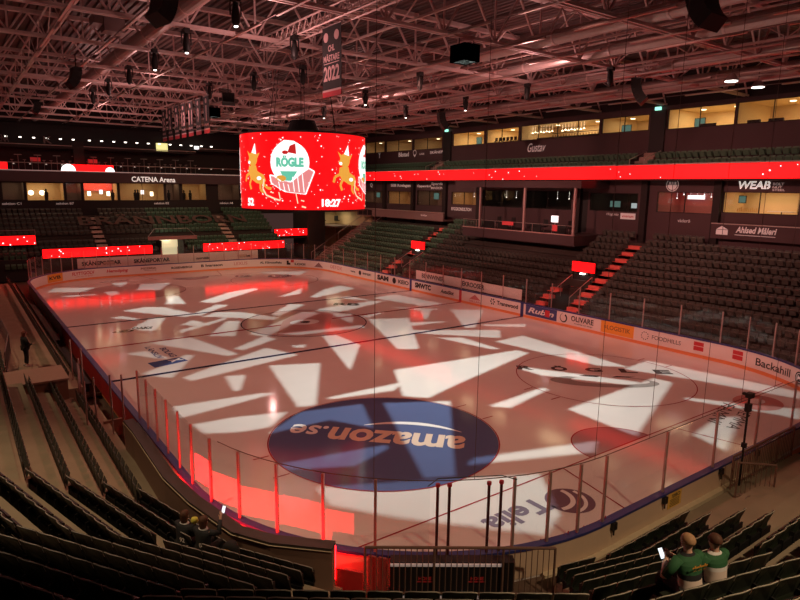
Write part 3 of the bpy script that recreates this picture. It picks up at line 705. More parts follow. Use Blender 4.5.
b = MB(); b.path([(.26*math.cos(a), 0, .3+.2*math.sin(a)) for a in [PI*i/8 for i in range(9)]], .012, 5); b.build('handle', M_ALU, t)
# small black clips on the outside of the boards
for i, s in enumerate((35.2, 37.6, 40.8, 43.2)):
    (x, y), n = rink(s, .2); b = MB(); b.box(x-.08, y-.06, .86, x+.08, y+.04, 1.06); b.box(x-.02, y-.03, .7, x+.02, y+.0, .86); tag(b.build('cable_clip', M_BLACK), f'small black cable clip under the blue rail, {ORD[i]} from the rink gate', 'clip', 'black clips on the near boards')

# ================================================================= long right stand, far stand, left stand
xr = lambda k: 16.05+.8*k
zr = lambda k: 1.22+.475*k
RB = MB(); FB = MB(); LB = MB(); AB = MB()
def steps_mesh(b, k0, k1, pos, zf, u0, u1, axis, base=0.):
    for k in range(k0, k1+1):
        a, c = pos(k)-.72, pos(k+1)-.72; z = zf(k)
        if axis == 'x': b.box(a, u0, base, c, u1, z)
        elif axis == '-x': b.box(-a, u0, base, -c, u1, z)
        else: b.box(u0, a, base, u1, c, z)
# openings under the red LED panels (stairs to the changing rooms)
def rsec(y0, y1, k0, k1): steps_mesh(RB, k0, k1, xr, lambda k: zr(k)-.85, y0, y1, 'x')
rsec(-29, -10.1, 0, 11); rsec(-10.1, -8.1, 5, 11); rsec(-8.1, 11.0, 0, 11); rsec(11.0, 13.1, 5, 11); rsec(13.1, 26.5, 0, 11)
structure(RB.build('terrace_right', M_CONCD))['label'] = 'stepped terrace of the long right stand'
yf = lambda k: 33.0+.85*k
zf_ = lambda k: 2.0+.45*k
def fsec(x0, x1, k0, k1): steps_mesh(FB, k0, k1, yf, zf_, x0, x1, 'y')
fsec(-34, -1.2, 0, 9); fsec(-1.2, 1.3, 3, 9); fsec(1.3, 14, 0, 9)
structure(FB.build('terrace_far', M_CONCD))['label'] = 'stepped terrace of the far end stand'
# left stand: front row, wide walkway, rows behind
LB.box(-17.3, -10, 0, -16.0, 25, .82); LB.box(-18.5, -10, 0, -17.3, 25, .95)
for j in range(0, 12): LB.box(-18.5-.85*j, -10, 0, -19.35-.85*j, 27, 1.35+.465*j)
structure(LB.build('terrace_left', M_CONC))['label'] = 'left stand with a wide concrete walkway behind its front row'
b = MB(); b.box(-16.0, -9, 0, -15.95, 24, 1.0); structure(b.build('wall_left_bench', M_WALL2))
# step edges of the stairways
def stair(name, label, y0, y1, k0, k1, m=M_STEP):
    t = thing(name, label, 'stairs')
    for k in range(k0, k1+1):
        z = zr(k)-.85; z0 = zr(k-1)-.85
        for h, e in ((0., 0.), (.2375, .4)):
            b = MB(); x = xr(k)-.72-.8+e; b.box(x, y0, z0-.26, x+.42, y1, z0+h+.02); b.build('step', m, t)
    return t
stair('stairway', 'red lit stairs up the right stand beside the near red panel', -11.2, -10.15, 1, 11)
stair('stairway', 'short red lit stairs left of the near red panel on the right stand', -8.05, -7.15, 1, 4)
stair('stairway', 'red lit stairs above the far red panel on the right stand', 12.5, 13.6, 6, 11)
stair('stairway', 'short red lit stairs beside the far red panel on the right stand', 13.2, 14.2, 1, 4)
def rail_line(name, pts, label, r=.03, m=M_ALU, posts=True, h=1.0):
    t = thing(name, label, 'handrail'); b = MB(); b.path(pts, r, 6); b.build('rail', m, t)
    if posts:
        for p in pts: b = MB(); b.tube((p[0], p[1], p[2]-h), p, r*.8, 6); b.build('post', m, t)
    return t
for y, w in ((-8.15, 'left side of the near opening'), (-10.05, 'right side of the near opening'), (11.05, 'right side of the far opening'), (13.05, 'left side of the far opening')):
    rail_line('handrail', [(16.9, y, 1.75), (18.2, y, 2.45), (19.5, y, 3.1)], 'pale handrail down the '+w+' in the right stand')
for y0, y1, nm in ((-10.1, -8.1, 'near'), (11.0, 13.1, 'far')):
    t = thing('led_display', f'small red LED panel over the {nm} opening of the right stand', 'led board')
    b = MB(); b.box(19.5, y0-.05, 3.4, 19.62, y1-.0, 4.15); b.build('led_face', M_LED, t)
    b = MB(); b.box(19.62, y0-.08, 3.35, 19.72, y1+.03, 4.2); b.build('casing', M_BLACK, t)
    b = MB(); b.box(19.45, (y0+y1)/2-.2, 3.2, 19.6, (y0+y1)/2+.2, 3.3); b.build('lamp', M_LAMP, t)
    b = MB(); b.box(19.6, y0, .3, 19.65, y1, 3.1); structure(b.build('wall_opening', M_WALL2))

def low_seat(mb, x, y, z, N, m=0, k=1.):
    """one tip-up seat of the far stands; z is the top of its back"""
    fx, fy = -N[0], -N[1]; rx, ry = -fy, fx; w = .2
    P = lambda a, f, h: (x+rx*a+fx*f*k, y+ry*a+fy*f*k, z+h)
    mb.add([P(-w, .05, -.5), P(w, .05, -.5), P(w, -.02, 0), P(-w, -.02, 0), P(-w, .09, -.5), P(w, .09, -.5), P(w, .03, 0), P(-w, .03, 0)],
           [(0, 1, 2, 3), (7, 6, 5, 4), (3, 2, 6, 7), (0, 3, 7, 4), (2, 1, 5, 6)], m)
    mb.add([P(-w+.02, .12, -.45), P(w-.02, .12, -.45), P(w-.02, .3, -.1), P(-w+.02, .3, -.1), P(-w+.02, .16, -.47), P(w-.02, .16, -.47), P(w-.02, .34, -.12), P(-w+.02, .34, -.12)],
           [(3, 2, 1, 0), (4, 5, 6, 7), (3, 7, 6, 2), (0, 4, 7, 3), (1, 2, 6, 5)], 2 if m == 1 else 0)
def seats_right():
    for k in range(12):
        y = -28.5
        while y < 26.4:
            ok = not (-11.45 < y < -9.9) and not (-10.4 < y < -6.9 and k < 5) and not (10.75 < y < 14.5 and k < 5) and not (12.25 < y < 13.85)
            if -6.9 < y < 7.3 and k >= 7: ok = False
            if y > 12.6 and k >= 10: ok = False
            if y < -16 and k >= 11: ok = False
            if ok: low_seat(AB, xr(k), y, zr(k), (1, 0), 1 if y < 10 else 0)
            y += .52
def seats_far():
    for k in range(10):
        x = -17.5
        while x < 13.8:
            ok = not (-7.6 < x < -6.2) and not (7.2 < x < 8.5) and not (-1.6 < x < 1.7 and k < 3) and not (k == 3)
            if ok: low_seat(AB, x, yf(k), zf_(k)+.85, (0, 1), 1 if x < -1 and random.random() < 1 else 0)
            x += .53
def seats_left():
    y = -22.0
    for j in range(0, 6):
        y = -12.5
        while y > -22.2: low_seat(AB, -dL(j), y, zL(j), (-1, 0), 1, .5); y -= .505
    y = -9.5
    while y < 24: low_seat(AB, -16.62, y, 1.62, (-1, 0), 1, .5); y += .505
    for j in range(0, 8):
        y = -9.5
        while y < 26: low_seat(AB, -19.1-.85*j, y, 2.2+.465*j, (-1, 0), 1); y += .52
def seats_gallery():
    for k, (x, z) in enumerate(((24.9, 12.15), (25.8, 12.75))):
        y = -28
        while y < 38:
            if not (-10.6 < y < -9.1) and not (15.6 < y < 17.2): low_seat(AB, x, y, z, (1, 0), 0)
            y += .52
for k in range(4):
    for i in range(4): low_seat(AB, -16.0+.52*i, 31.9+.55*k, 1.75+.42*k, (0, 1), 0)
seats_right(); seats_far(); seats_left(); seats_gallery()
o = AB.build('stadium_seats', [M_SEATG, M_SEATR, M_SEATP]); tag(o, 'green and black tip-up seats filling the right, far and left stands', 'seats', None, 'stuff')
# far stand stairs
for x, nm in ((-6.9, 'left'), (7.85, 'right')):
    t = thing('stairway', f'pale stairs up the far stand, on the {nm}', 'stairs')
    for k in range(0, 10):
        for h, e in ((0., 0.), (.225, .42)):
            b = MB(); y = yf(k)-.72-.85+e; b.box(x-.55, y, zf_(k)-.7, x+.55, y+.44, zf_(k)-.45+h+.03); b.build('step', mat('far_stair', (.62, .44, .36), .8), t)
for x0, x1, z0, y, lab, sx in ((-12.9, -2.3, 2.2, 32.0, 'long red LED board on the far stand front, left of the lit doorway', 1), (3.4, 13.6, 2.12, 32.0, 'long red LED board on the far stand front, right of the lit doorway', 1), (14.2, 19.2, 3.25, 36.0, 'red LED board on the far right corner balcony', 1), (-19.5, -13.3, 3.55, 33.2, 'red LED board at the far left corner above green seats', 1)):
    t = thing('led_board', lab, 'led board')
    b = MB(); b.box(x0, y-.12, z0, x1, y-.05, z0+.88); b.build('led_face', M_LED, t)
    b = MB(); b.box(x0-.05, y-.05, z0-.05, x1+.05, y+.12, z0+.93); b.build('casing', M_BLACK, t)
    b = MB()
    for i in range(16): xx = x0+random.random()*(x1-x0); zz = z0+random.random()*.85; r = .03+.03*random.random(); b.box(xx-r, y-.125, zz-r, xx+r, y-.12, zz+r)
    b.build('snow_dots', M_SNOW, t)
b = MB(); b.box(14, 35.9, 2.85, 19.6, 40, 3.2); b.box(-34, 32.05, 0, -1.2, 32.3, 2.15); b.box(1.3, 32.05, 0, 14, 32.3, 2.07); b.box(-1.25, 32.3, 0, -1.15, 36, 3.5); b.box(1.25, 32.3, 0, 1.35, 36, 3.5)
structure(b.build('wall_far_front', M_WALL2))
b = MB(); b.box(-1.15, 34.6, .3, 1.25, 34.7, 3.5); structure(b.build('door_1', mat('lit_cream_door', (.85, .75, .45), .6, emit=(1, .85, .5), estr=.55)))['label'] = 'cream lit doorway under the far stand'
b = MB(); b.box(-.35, 34.3, 3.45, .35, 34.5, 3.6); tag(b.build('doorway_lamp', M_LAMP), 'bright lamp over the cream doorway under the far stand', 'lamp')
b = MB(); b.box(-2.6, 32.2, 3.6, 2.8, 32.35, 4.0); structure(b.build('trim_1', mat('dim_red_parapet', (.3, .13, .12), .7)))
rail_line('balcony_rail', [(-2.6, 32.2, 4.0), (-1.9, 32.2, 4.85), (1.7, 32.2, 4.85), (2.6, 32.2, 4.0)], 'thin grey rail on the parapet over the cream doorway', .02, posts=False)
rail_line('balcony_rail', [(-19.3, 33.0, 5.0), (-16.5, 33.0, 5.0), (-13.3, 33.0, 5.0)], 'thin rail above the far left corner LED board', .025)
# white hoardings behind the end glass
def hoarding(name, lab, x0, x1, y, z0, z1, texts, axis='y'):
    t = thing(name, lab, 'banner')
    b = MB()
    if axis == 'y': b.box(x0, y, z0, x1, y+.05, z1)
    else: b.box(y, x0, z0, y+.05, x1, z1)
    b.build('panel', mat('pale_hoarding', (.78, .62, .57), .6), t)
    for s, u, h in texts:
        if axis == 'y': sign('lettering', t, s, (u, y-.01, z0+.25), (1, 0, 0), (0, 0, 1), M_INK, None, h, .04)
        else: sign('lettering', t, s, (y-.01, u, z0+.22), (0, -1, 0), (0, 0, 1), M_INK, None, h, .03)
hoarding('hoarding', 'pale sponsor hoarding with black capitals behind the far end glass', -9.9, 9.9, 31.5, 1.0, 2.02, [('SKÅNEPORTAR', -9.5, .55), ('SKÅNEPORTAR', -4.4, .55), ('norrvidde', 2.4, .3), ('elverket', 7.6, .3)])
hoarding('hoarding', 'pale sponsor hoarding behind the right boards at the penalty boxes', -6.7, 6.8, 16.25-.9, 1.18, 2.0, [('BENNWINER', 5.9, .42), ('EKROOSER', .2, .42)], 'x')
b = MB()
for i in range(4): b.box(15.45, -2.6+i*.9, .9, 15.6, -2.2+i*.9, 1.3)
tag(b.build('equipment_cases', M_BLACK), 'black cases on the bench in front of the right hoarding', 'cases', None, 'stuff')
# seat lettering on the far stand
b = MB(); f = plane_fn((-8.6, 36.9, 5.15), (1, .0, 0), Vector((0, .85, .45)))
put_text(b, 'BRÄNNBORN', f, 19.5, 2.3, .02); tag(b.build('stand_lettering', mat('brown_cloth_letters', (.15, .09, .075), .9)), 'large dim capitals laid across the seats of the far stand', 'lettering')

# ================================================================= suites: walls with window openings
PLX = 25.7
def FR(u, v, z): return (PLX+v, u, z)           # right side: u along y, v into the wall
def FF(u, v, z): return (u, 41.0+v, z)          # far side: u along x
def FU(u, v, z): return (27.0+v, u, z)          # upper right
def bx(b, fn, u0, v0, z0, u1, v1, z1, m=0):
    p, q_ = fn(u0, v0, z0), fn(u1, v1, z1); return b.box(*p, *q_, m)
NW = [0]
def wall_with(name, fn, u0, u1, z0, z1, wins, m, thick=.25):
    """wins: (ua, ub, za, zb) openings, ordered and not overlapping"""
    b = MB(); u = u0
    for ua, ub, za, zb in sorted(wins):
        if ua > u: bx(b, fn, u, 0, z0, ua, thick, z1)
        bx(b, fn, ua, 0, z0, ub, thick, za); bx(b, fn, ua, 0, zb, ub, thick, z1); u = ub
    if u < u1: bx(b, fn, u, 0, z0, u1, thick, z1)
    return structure(b.build(name, m))
def suite(fn, ua, ub, za, zb, depth, wallm, power, col=(1, .72, .4), lamps=2, desc=''):
    """room behind a window: shell, glass, ceiling lamps that light it"""
    NW[0] += 1
    b = MB()
    bx(b, fn, ua, .25, za-.6, ub, depth, za-.55); bx(b, fn, ua, .25, zb+.12, ub, depth, zb+.17); bx(b, fn, ua, depth, za-.6, ub, depth+.1, zb+.4)
    bx(b, fn, ua-.06, .25, za-.6, ua, depth, zb+.4); bx(b, fn, ub, .25, za-.6, ub+.06, depth, zb+.4)
    structure(b.build('wall_suite', wallm))
    b = MB(); e = .05
    bx(b, fn, ua, .0, za, ua+e, .1, zb); bx(b, fn, ub-e, .0, za, ub, .1, zb); bx(b, fn, ua, 0, za, ub, .1, za+e); bx(b, fn, ua, 0, zb-e, ub, .1, zb)
    n = max(1, round((ub-ua)/2.6))
    for i in range(1, n): u = ua+(ub-ua)*i/n; bx(b, fn, u-.02, 0, za, u+.02, .1, zb)
    w = structure(b.build(f'window_{NW[0]}', M_WALL2))
    b = MB(); bx(b, fn, ua+e, .04, za+e, ub-e, .06, zb-e); b.build('pane', M_PANE, w)
    for i in range(lamps):
        u = ua+(ub-ua)*(i+.5)/lamps; p = fn(u, depth*.55, zb+.08); b = MB(); b.tube(p, (p[0], p[1], p[2]+.04), .2, 14)
        tag(b.build('downlight', M_DOWN), f'downlight in the {desc}, {ORD[i]} from right', 'lamp', 'suite downlights')
    if power:
        l = bpy.data.lights.new('suite_light', 'AREA'); l.energy = power; l.color = col; l.size = min(ub-ua, 4)*.8; l.size_y = depth*.6; l.shape = 'RECTANGLE'
        o = bpy.data.objects.new('suite_light', l); COL.objects.link(o); o.location = fn((ua+ub)/2, depth*.5, zb+.06)
        if fn is not FF: o.rotation_euler = (0, 0, PI/2)
def tv(fn, u, v, z, w, h, label, m=M_TV):
    t = thing('television', label, 'television')
    b = MB(); bx(b, fn, u, v, z, u+w, v+.06, z+h); cs = b.build('casing', M_BLACK, t)
    b = MB(); bx(b, fn, u+.04, v-.01, z+.04, u+w-.04, v, z+h-.04); b.build('screen', m, cs)
    return t
def table(fn, u, v, z, label, w=.9, m=None):
    t = thing('table', label, 'table'); m = m or M_WHITE
    b = MB(); bx(b, fn, u, v, z+.7, u+w, v+.7, z+.75); b.build('table_top', m, t)
    b = MB(); p = fn(u+w/2, v+.35, z); b.tube(p, (p[0], p[1], p[2]+.7), .04, 6); b.build('leg', M_BLACK, t)
def stool(fn, u, v, z, label):
    t = thing('bar_stool', label, 'stool', (0, 0, 0), 0, 'bar stools in the suites'); p = Vector(fn(u, v, z))
    b = MB(); b.tube(p+Vector((0, 0, .72)), p+Vector((0, 0, .77)), .18, 8); b.build('seat', M_BLACK, t)
    b = MB(); bx(b, fn, u-.18, v+.14, z+.8, u+.18, v+.18, z+1.15); b.build('backrest', M_BLACK, t)
    for a in (.15, -.15):
        for c in (.15, -.15): q_ = Vector(fn(u+a, v+c, z)); b = MB(); b.tube(q_, p+Vector((0, 0, .72)), .015, 5); b.build('leg', M_ALU, t)

# lower right suites
RW = [(-21.4, -16.3, 8.2, 9.72), (-15.7, -11.1, 8.05, 9.65), (-9.4, -4.7, 7.95, 9.5), (-5.9+3.2, 3.0, 7.9, 9.6), (3.3, 9.1, 7.9, 9.6), (9.75, 14.0, 7.95, 9.35), (15.6, 20.3, 7.7, 9.45), (21.5, 26.5, 7.7, 9.3), (27.5, 32.0, 7.7, 9.3)]
wl = wall_with('wall_right', FR, -34, 40, 5.2, 10.9, RW, M_WALL); wl['label'] = 'dark aubergine wall of the right hand suites'
WS = [(M_WARMW, 60), (mat('dark_red_room', (.25, .07, .07), .7), 60), (M_WALL2, 12), (M_WALL2, 5), (M_WALL2, 5), (mat('brown_room', (.4, .24, .12), .7), 45), (mat('dim_room', (.2, .12, .1), .7), 25), (mat('brown_room', (.4, .24, .12), .7), 40), (mat('dim_room', (.2, .12, .1), .7), 22)]
for (ua, ub, za, zb), (mm, pw), ds in zip(RW, WS, ('cream lower suite at the far right', 'red lower suite', 'dark suite with televisions', 'dark suite behind the right half of the platform', 'dark suite behind the left half of the platform', 'brown suite left of the platform', 'dim suite over the balcony', 'brown suite over the balcony', 'dim suite beside the scoreboard')): suite(FR, ua, ub, za, zb, 3.2, mm, pw, lamps=2, desc=ds)
def pilaster(fn, u, w, z0, z1, v=-.35):
    b = MB(); bx(b, fn, u-w/2, v, z0, u+w/2, 0, z1); return structure(b.build('pillar', M_WALL2))
for u in (-16.0, -10.1, -3.6, 8.9+.4, 14.9, 20.9, 27.0, -22.5): pilaster(FR, u, .55, 5.2, 10.5)
b = MB(); bx(b, FR, -4.5, -.02, 6.0, -3.0, 0, 9.6); structure(b.build('door_2', M_BLACK))
tv(FR, -7.0, 1.2, 8.25, 1.1, .6, 'lit television at the left in the dark suite right of the broadcast platform')
tv(FR, -8.6, 1.5, 8.2, .8, .5, 'second lit television in the dark suite right of the broadcast platform', mat('tv_picture_pale', (.1, .1, .1), .3, emit=(.6, .7, .7), estr=.7, var=.5))
tv(FR, -17.2, 1.6, 8.9, .55, .55, 'small green television in the cream suite at the far right')
tv(FR, 17.6, 1.2, 8.4, 1.0, .8, 'green television in the dim suite over the white balcony')
tv(FR, 30.0, 1.2, 8.4, .9, .7, 'pale green television in the suite beside the scoreboard')
t = thing('neon_sign', 'small white lit sign on red wall inside the red suite', 'sign'); b = MB(); bx(b, FR, -13.4, 2.9, 9.1, -12.0, 2.95, 9.4); b.build('sign_face', M_SNOW, t)
for i in range(7):
    b = MB(); u = -15.2+i*.55; p = FR(u, 1.5, 9.2+.15*(i % 3)); b.tube((p[0], p[1], p[2]-.08), p, .05, 6); b.tube(p, (p[0], p[1], 9.9), .006, 4); tag(b.build('pendant_lamp', M_SNOW), f'tiny white pendant lamp in the red suite, {ORD[i]} from the right', 'lamp', 'pendants in the red suite')
for i in range(12):
    u = -17.0-.13*i; p = FR(u, .9, 8.3); b = MB(); b.tube(p, (p[0], p[1], 8.52+.05*(i % 3)), .035, 6); tag(b.build('bottle', mat('amber_bottle', (.75, .5, .15), .2)), 'small amber bottle on the sill of the cream suite', 'bottle', 'bottles in the cream suite')
table(FR, -20.5, 1.2, 7.652, 'white table in the cream suite at the far right', 1.6)
for i, u in enumerate((1.8, .6, -.8, 4.6, 6.0, 7.4, 11.0, 12.4)):
    p = FR(u, 2.0, 8.9); b = MB(); b.tube((p[0], p[1], p[2]-.06), p, .05, 6); b.tube(p, (p[0], p[1], 9.6), .006, 4); tag(b.build('pendant_lamp', M_SMALL), 'small pendant lamp glowing in the dark suites behind the platform', 'lamp', 'pendants behind the platform')
# signs over the lower suites (facing the rink)
def rsign(s, u, z, h, w=None, m=M_SIGN, bold=.03, shear=0., parent=None, v=-.03, lab=None):
    t = thing('wall_sign', lab or f'pale wall sign reading {s} over the right suites', 'sign')
    sign('lettering', t, s, FR(u, v, z), (0, -1, 0), (0, 0, 1), m, w, h, bold, shear); return t
rsign('WEAB', -17.3, 9.92, .55, 2.15, M_SIGNL, .03, .15)
t = rsign('BOLT', -19.6, 10.18, .18, .7, M_SIGN); sign('lettering', t, 'NUT', FR(-19.6, -.03, 9.98), (0, -1, 0), (0, 0, 1), M_SIGN, .6, .14); sign('lettering', t, 'STEEL', FR(-19.6, -.03, 9.8), (0, -1, 0), (0, 0, 1), M_SIGN, .8, .14)
t = thing('emblem', 'round pale crest on the wall over the red suite', 'sign'); b = MB()
for r0, r1, a0, a1 in ((.46, .52, 0, 2*PI), (.0, .4, PI, 2*PI)):
    vs = []
    for i in range(33): a = a0+(a1-a0)*i/32; vs += [FR(-12.3-r0*math.cos(a), -.03, 10.2+r0*math.sin(a)), FR(-12.3-r1*math.cos(a), -.03, 10.2+r1*math.sin(a))]
    b.add(vs, [(2*i, 2*i+1, 2*i+3, 2*i+2) for i in range(32)])
for u in (-.22, 0, .22): bx(b, FR, -12.3+u-.07, -.03, 10.22, -12.3+u+.07, -.01, 10.42)
b.build('crest', M_SIGN, t)
rsign('SÄKRA', -1.5, 10.0, .5, 2.0, M_SIGN, .05, .15); rsign('NORDSUPPORT', 1.95, 10.05, .36, 3.0, M_SIGN, .04, .1)
rsign('SCC', 7.4, 10.05, .5, 1.3, M_SIGN, .05, lab='pale initials on the fascia over the left half of the platform')
t = rsign('NÄRPUNKT', 5.0, 10.25, .2, 1.3); sign('lettering', t, 'bygg', FR(5.0, -.03, 10.0), (0, -1, 0), (0, 0, 1), M_SIGN, .8, .16)
rsign('BYGGKONSULTION', 13.9, 7.3, .36, 3.3, M_SIGN, .03); rsign('väderö', -13.0, 7.35, .26, 1.0, M_SIGN, .0, lab='small pale lettering under the red suite window')
t = thing('sponsor_plate', 'pale rectangular sponsor plate beside the right stand stairs', 'sign'); b = MB(); bx(b, FR, -9.3, -.05, 7.35, -7.9, -.02, 7.85); b.build('plate', M_SIGN, t); sign('lettering', t, 'vivarium', FR(-8.05, -.06, 7.5), (0, -1, 0), (0, 0, 1), M_REDINK, 1.1, .2)
rsign('Höganäs', -6.5, 7.55, .28, 1.2, M_SIGN, 0, .2); rsign('Q', 30.6, 9.7, .6, .6, M_SIGN, .05, lab='round pale mark over the suites beside the scoreboard')
rsign('SEB Roslagen', 25.8, 9.75, .45, 4.2, M_SIGN, .04); rsign('Öppenvård', 20.3, 9.75, .4, 2.6, M_SIGN, .04)
t = rsign('Sparda', 17.6, 10.0, .4, 2.2, M_SIGN, .03); sign('lettering', t, 'MASKIN', FR(17.6, -.03, 9.62), (0, -1, 0), (0, 0, 1), M_SIGN, 2.2, .26)
# white balcony in front of the far suites and the painted parapet near the camera
t = thing('suite_balcony', 'brown grey balcony parapet with a pale rail under the far right suites', 'balcony')
b = MB(); b.box(23.9, 13.2, 6.1, 24.1, 31, 7.0); b.box(24.1, 13.2, 6.1, 25.7, 31, 6.25); b.build('parapet', mat('brown_parapet', (.24, .14, .13), .7), t)
b = MB(); b.box(23.85, 13.2, 7.0, 24.15, 31, 7.08); b.build('rail', M_ALU, t); sign('lettering', t, 'Smålyx', (23.88, 17.2, 6.5), (0, -1, 0), (0, 0, 1), M_SIGN, 1.2, .25)
for i in range(3): b = MB(); b.box(23.86, 27.5+i*1.1, 6.2, 23.9, 28.4+i*1.1, 6.9); b.build('dark_panel', M_BLACK, t)
t = thing('suite_balcony', 'aubergine balcony parapet with painted script sign at the far right', 'balcony')
b = MB(); b.box(25.1, -26, 6.35, 25.3, -15.95, 7.4); b.build('parapet', M_WALL, t); b = MB(); b.box(25.05, -26, 7.4, 25.35, -15.95, 7.46); b.build('rail', M_ALU, t)
sign('lettering', t, 'Ahlsed Måleri', (25.08, -17.75, 6.85), (0, -1, 0), (0, 0, 1), M_SIGN, 2.7, .45, .03, .2)
b = MB(); b.box(25.07, -20.4, 6.68, 25.09, -17.7, 6.72); b.build('underline', M_SIGN, t)
b = MB(); b.add([(25.08, -16.35, 6.65), (25.08, -17.2, 6.65), (25.08, -17.2, 7.0), (25.08, -16.35, 7.0)], [(0, 1, 2, 3)]); b.add([(25.08, -16.35, 7.03), (25.08, -17.2, 7.03), (25.08, -16.75, 7.28)], [(0, 1, 2)]); b.build('house_mark', M_SIGN, t)

# broadcast platform over the middle of the right stand
t = thing('broadcast_platform', 'dark platform with pale rails and four pale posts in the right stand', 'platform')
b = MB(); b.box(21.4, -6.6, 5.1, 25.7, 7.1, 5.95); b.build('deck', M_WALL, t)
b = MB(); b.box(21.35, -6.6, 5.95, 21.5, 7.1, 6.03); b.build('deck_edge', mat('pale_pink_rail', (.62, .38, .35), .4, .3), t)
b = MB(); b.tube((21.42, -6.6, 6.75), (21.42, 7.1, 6.75), .03, 6); b.build('guard_rail', M_ALU, t)
for y in (7.0, 5.2, 2.6, -2, -4.2, -6.5): b = MB(); b.tube((21.42, y, 5.95), (21.42, y, 6.75), .025, 6); b.build('rail_post', M_ALU, t)
for y in (5.3, -.45, -6.0): b = MB(); b.box(21.9, y-.09, 5.95, 22.08, y+.09, 9.9); b.build('post', mat('pale_pink_post', (.62, .42, .4), .4, .2), t)
b = MB(); b.box(21.9, -6.6, 9.85, 25.7, 9, 10.45); b.build('roof_fascia', M_WALL, t)
for i, (y, s) in enumerate(((4.3, 1), (2.4, 1), (-1.6, 1), (-4.4, 1))):
    tt = thing('desk', f'black commentary desk on the broadcast platform, {ORD[i]} from the scoreboard side', 'desk', (0, 0, 0), 0, 'commentary desks')
    b = MB(); b.box(22.2, y-.7, 6.62, 22.8, y+.7, 6.68); b.build('desk_top', M_BLACK, tt); b = MB(); b.box(22.25, y-.65, 5.95, 22.3, y+.65, 6.62); b.build('front_panel', M_BLACK, tt)
    tt = thing('office_chair', f'black chair behind the commentary desk, {ORD[i]} from the scoreboard side', 'chair', (0, 0, 0), 0, 'commentary chairs')
    b = MB(); b.box(23.2, y-.25, 6.4, 23.65, y+.25, 6.47); b.build('seat', M_BLACK, tt); b = MB(); b.box(23.62, y-.24, 6.55, 23.68, y+.24, 7.05); b.build('backrest', M_BLACK, tt); b = MB(); b.tube((23.42, y, 5.95), (23.42, y, 6.4), .04, 6); b.build('leg', M_ALU, tt)
for y, h, lab in ((.9, .3, 'red cloth sign over the rail at the middle of the platform'), (-4.6, .5, 'small red sign at the right end of the platform rail')):
    b = MB(); b.box(21.3, y-(.7 if h < .4 else .25), 6.75-h, 21.36, y+(.7 if h < .4 else .25), 6.78); tag(b.build('cloth_sign', mat('red_cloth', (.65, .06, .07), .7, emit=(1, .05, .05), estr=.15)), lab, 'sign')

tt = thing('monitor', 'white lit monitor on a stand near the right end of the broadcast platform', 'monitor'); b = MB(); b.box(22.35, -4.0, 6.95, 22.4, -3.3, 7.45); b.build('screen', M_SNOW, tt); b = MB(); b.box(22.4, -4.04, 6.9, 22.46, -3.26, 7.5); b.build('casing', M_WHITE, tt); b = MB(); b.tube((22.45, -3.65, 5.95), (22.45, -3.65, 6.95), .04, 6); b.build('stand', M_ALU, tt)
# red LED ribbon along the gallery front, and the gallery
t = thing('led_ribbon', 'long red LED ribbon along the front of the right gallery', 'led board')
b = MB(); b.box(23.85, -32, 10.62, 23.95, 40, 11.62); b.build('led_face', M_LEDR, t)
b = MB(); b.box(23.95, -32, 10.5, 24.3, 40, 11.72); b.build('casing', M_WALL2, t)
b = MB(); b.box(23.8, -32, 11.66, 24.3, 40, 11.74); b.build('top_trim', mat('grey_trim', (.5, .38, .37), .5), t)
b = MB()
for i in range(45): y = -30+random.random()*70; z = 10.66+random.random()*.9; r = .02+.025*random.random(); b.box(23.83, y-r, z-r, 23.85, y+r, z+r)
b.build('snow_dots', M_SNOW, t)
b = MB(); b.box(24.3, -32, 10.5, 25.1, 40, 11.3); b.box(25.1, -32, 10.5, 27, 40, 11.9); structure(b.build('floor_gallery', M_WALL2))
for y0, y1 in ((-10.5, -9.2), (15.7, 17.1)):
    tt = thing('gallery_steps', 'pale gallery steps up to the dark doorway '+('on the right' if y0 < 0 else 'beside the scoreboard'), 'stairs')
    for i in range(4): b = MB(); b.box(24.5+.6*i, y0, 11.3, 25.1+.6*i, y1, 11.7+.35*i); b.build('step', mat('pale_step', (.36, .24, .2), .8), tt)
    for y in (y0, y1): b = MB(); b.path([(24.4, y, 12.15), (26.6, y, 12.9)], .03, 6); b.tube((24.4, y, 11.4), (24.4, y, 12.15), .025, 6); b.tube((26.6, y, 12.0), (26.6, y, 12.9), .025, 6); b.build('handrail', M_ALU, tt)
UW = [(-26, -16.0, 14.55, 16.12), (-15.9, -10.6, 14.55, 16.1), (-9.0, -4.4, 14.6, 15.9), (-4.2, 5.2, 14.5, 15.95), (5.4, 10.2, 14.5, 15.9), (10.4, 15.6, 14.45, 15.85), (17.4, 23.0, 14.3, 15.65), (23.2, 29.0, 14.3, 15.7), (29.2, 36, 14.3, 15.75)]
w = wall_with('wall_right_upper', FU, -34, 42, 11.9, 16.45, UW, M_WALL); w['label'] = 'dark aubergine wall of the upper right suites'
for i, (ua, ub, za, zb) in enumerate(UW): suite(FU, ua, ub, za, zb, 5.2, M_WARMW if i not in (6, 7, 8) else mat('dim_cream_room', (.5, .36, .22), .8), (230, 150, 60, 210, 120, 130, 45, 50, 60)[i], (1, .76, .42), lamps=2, desc=('upper suite at the right edge', 'cream upper suite right of the dark doorway', 'dim upper suite left of the dark doorway', 'long upper suite with the bar', 'upper suite with the stools', 'upper suite with the teal television', 'dim upper suite past the exit sign', 'upper suite beside the scoreboard', 'upper suite hidden by the scoreboard')[i])
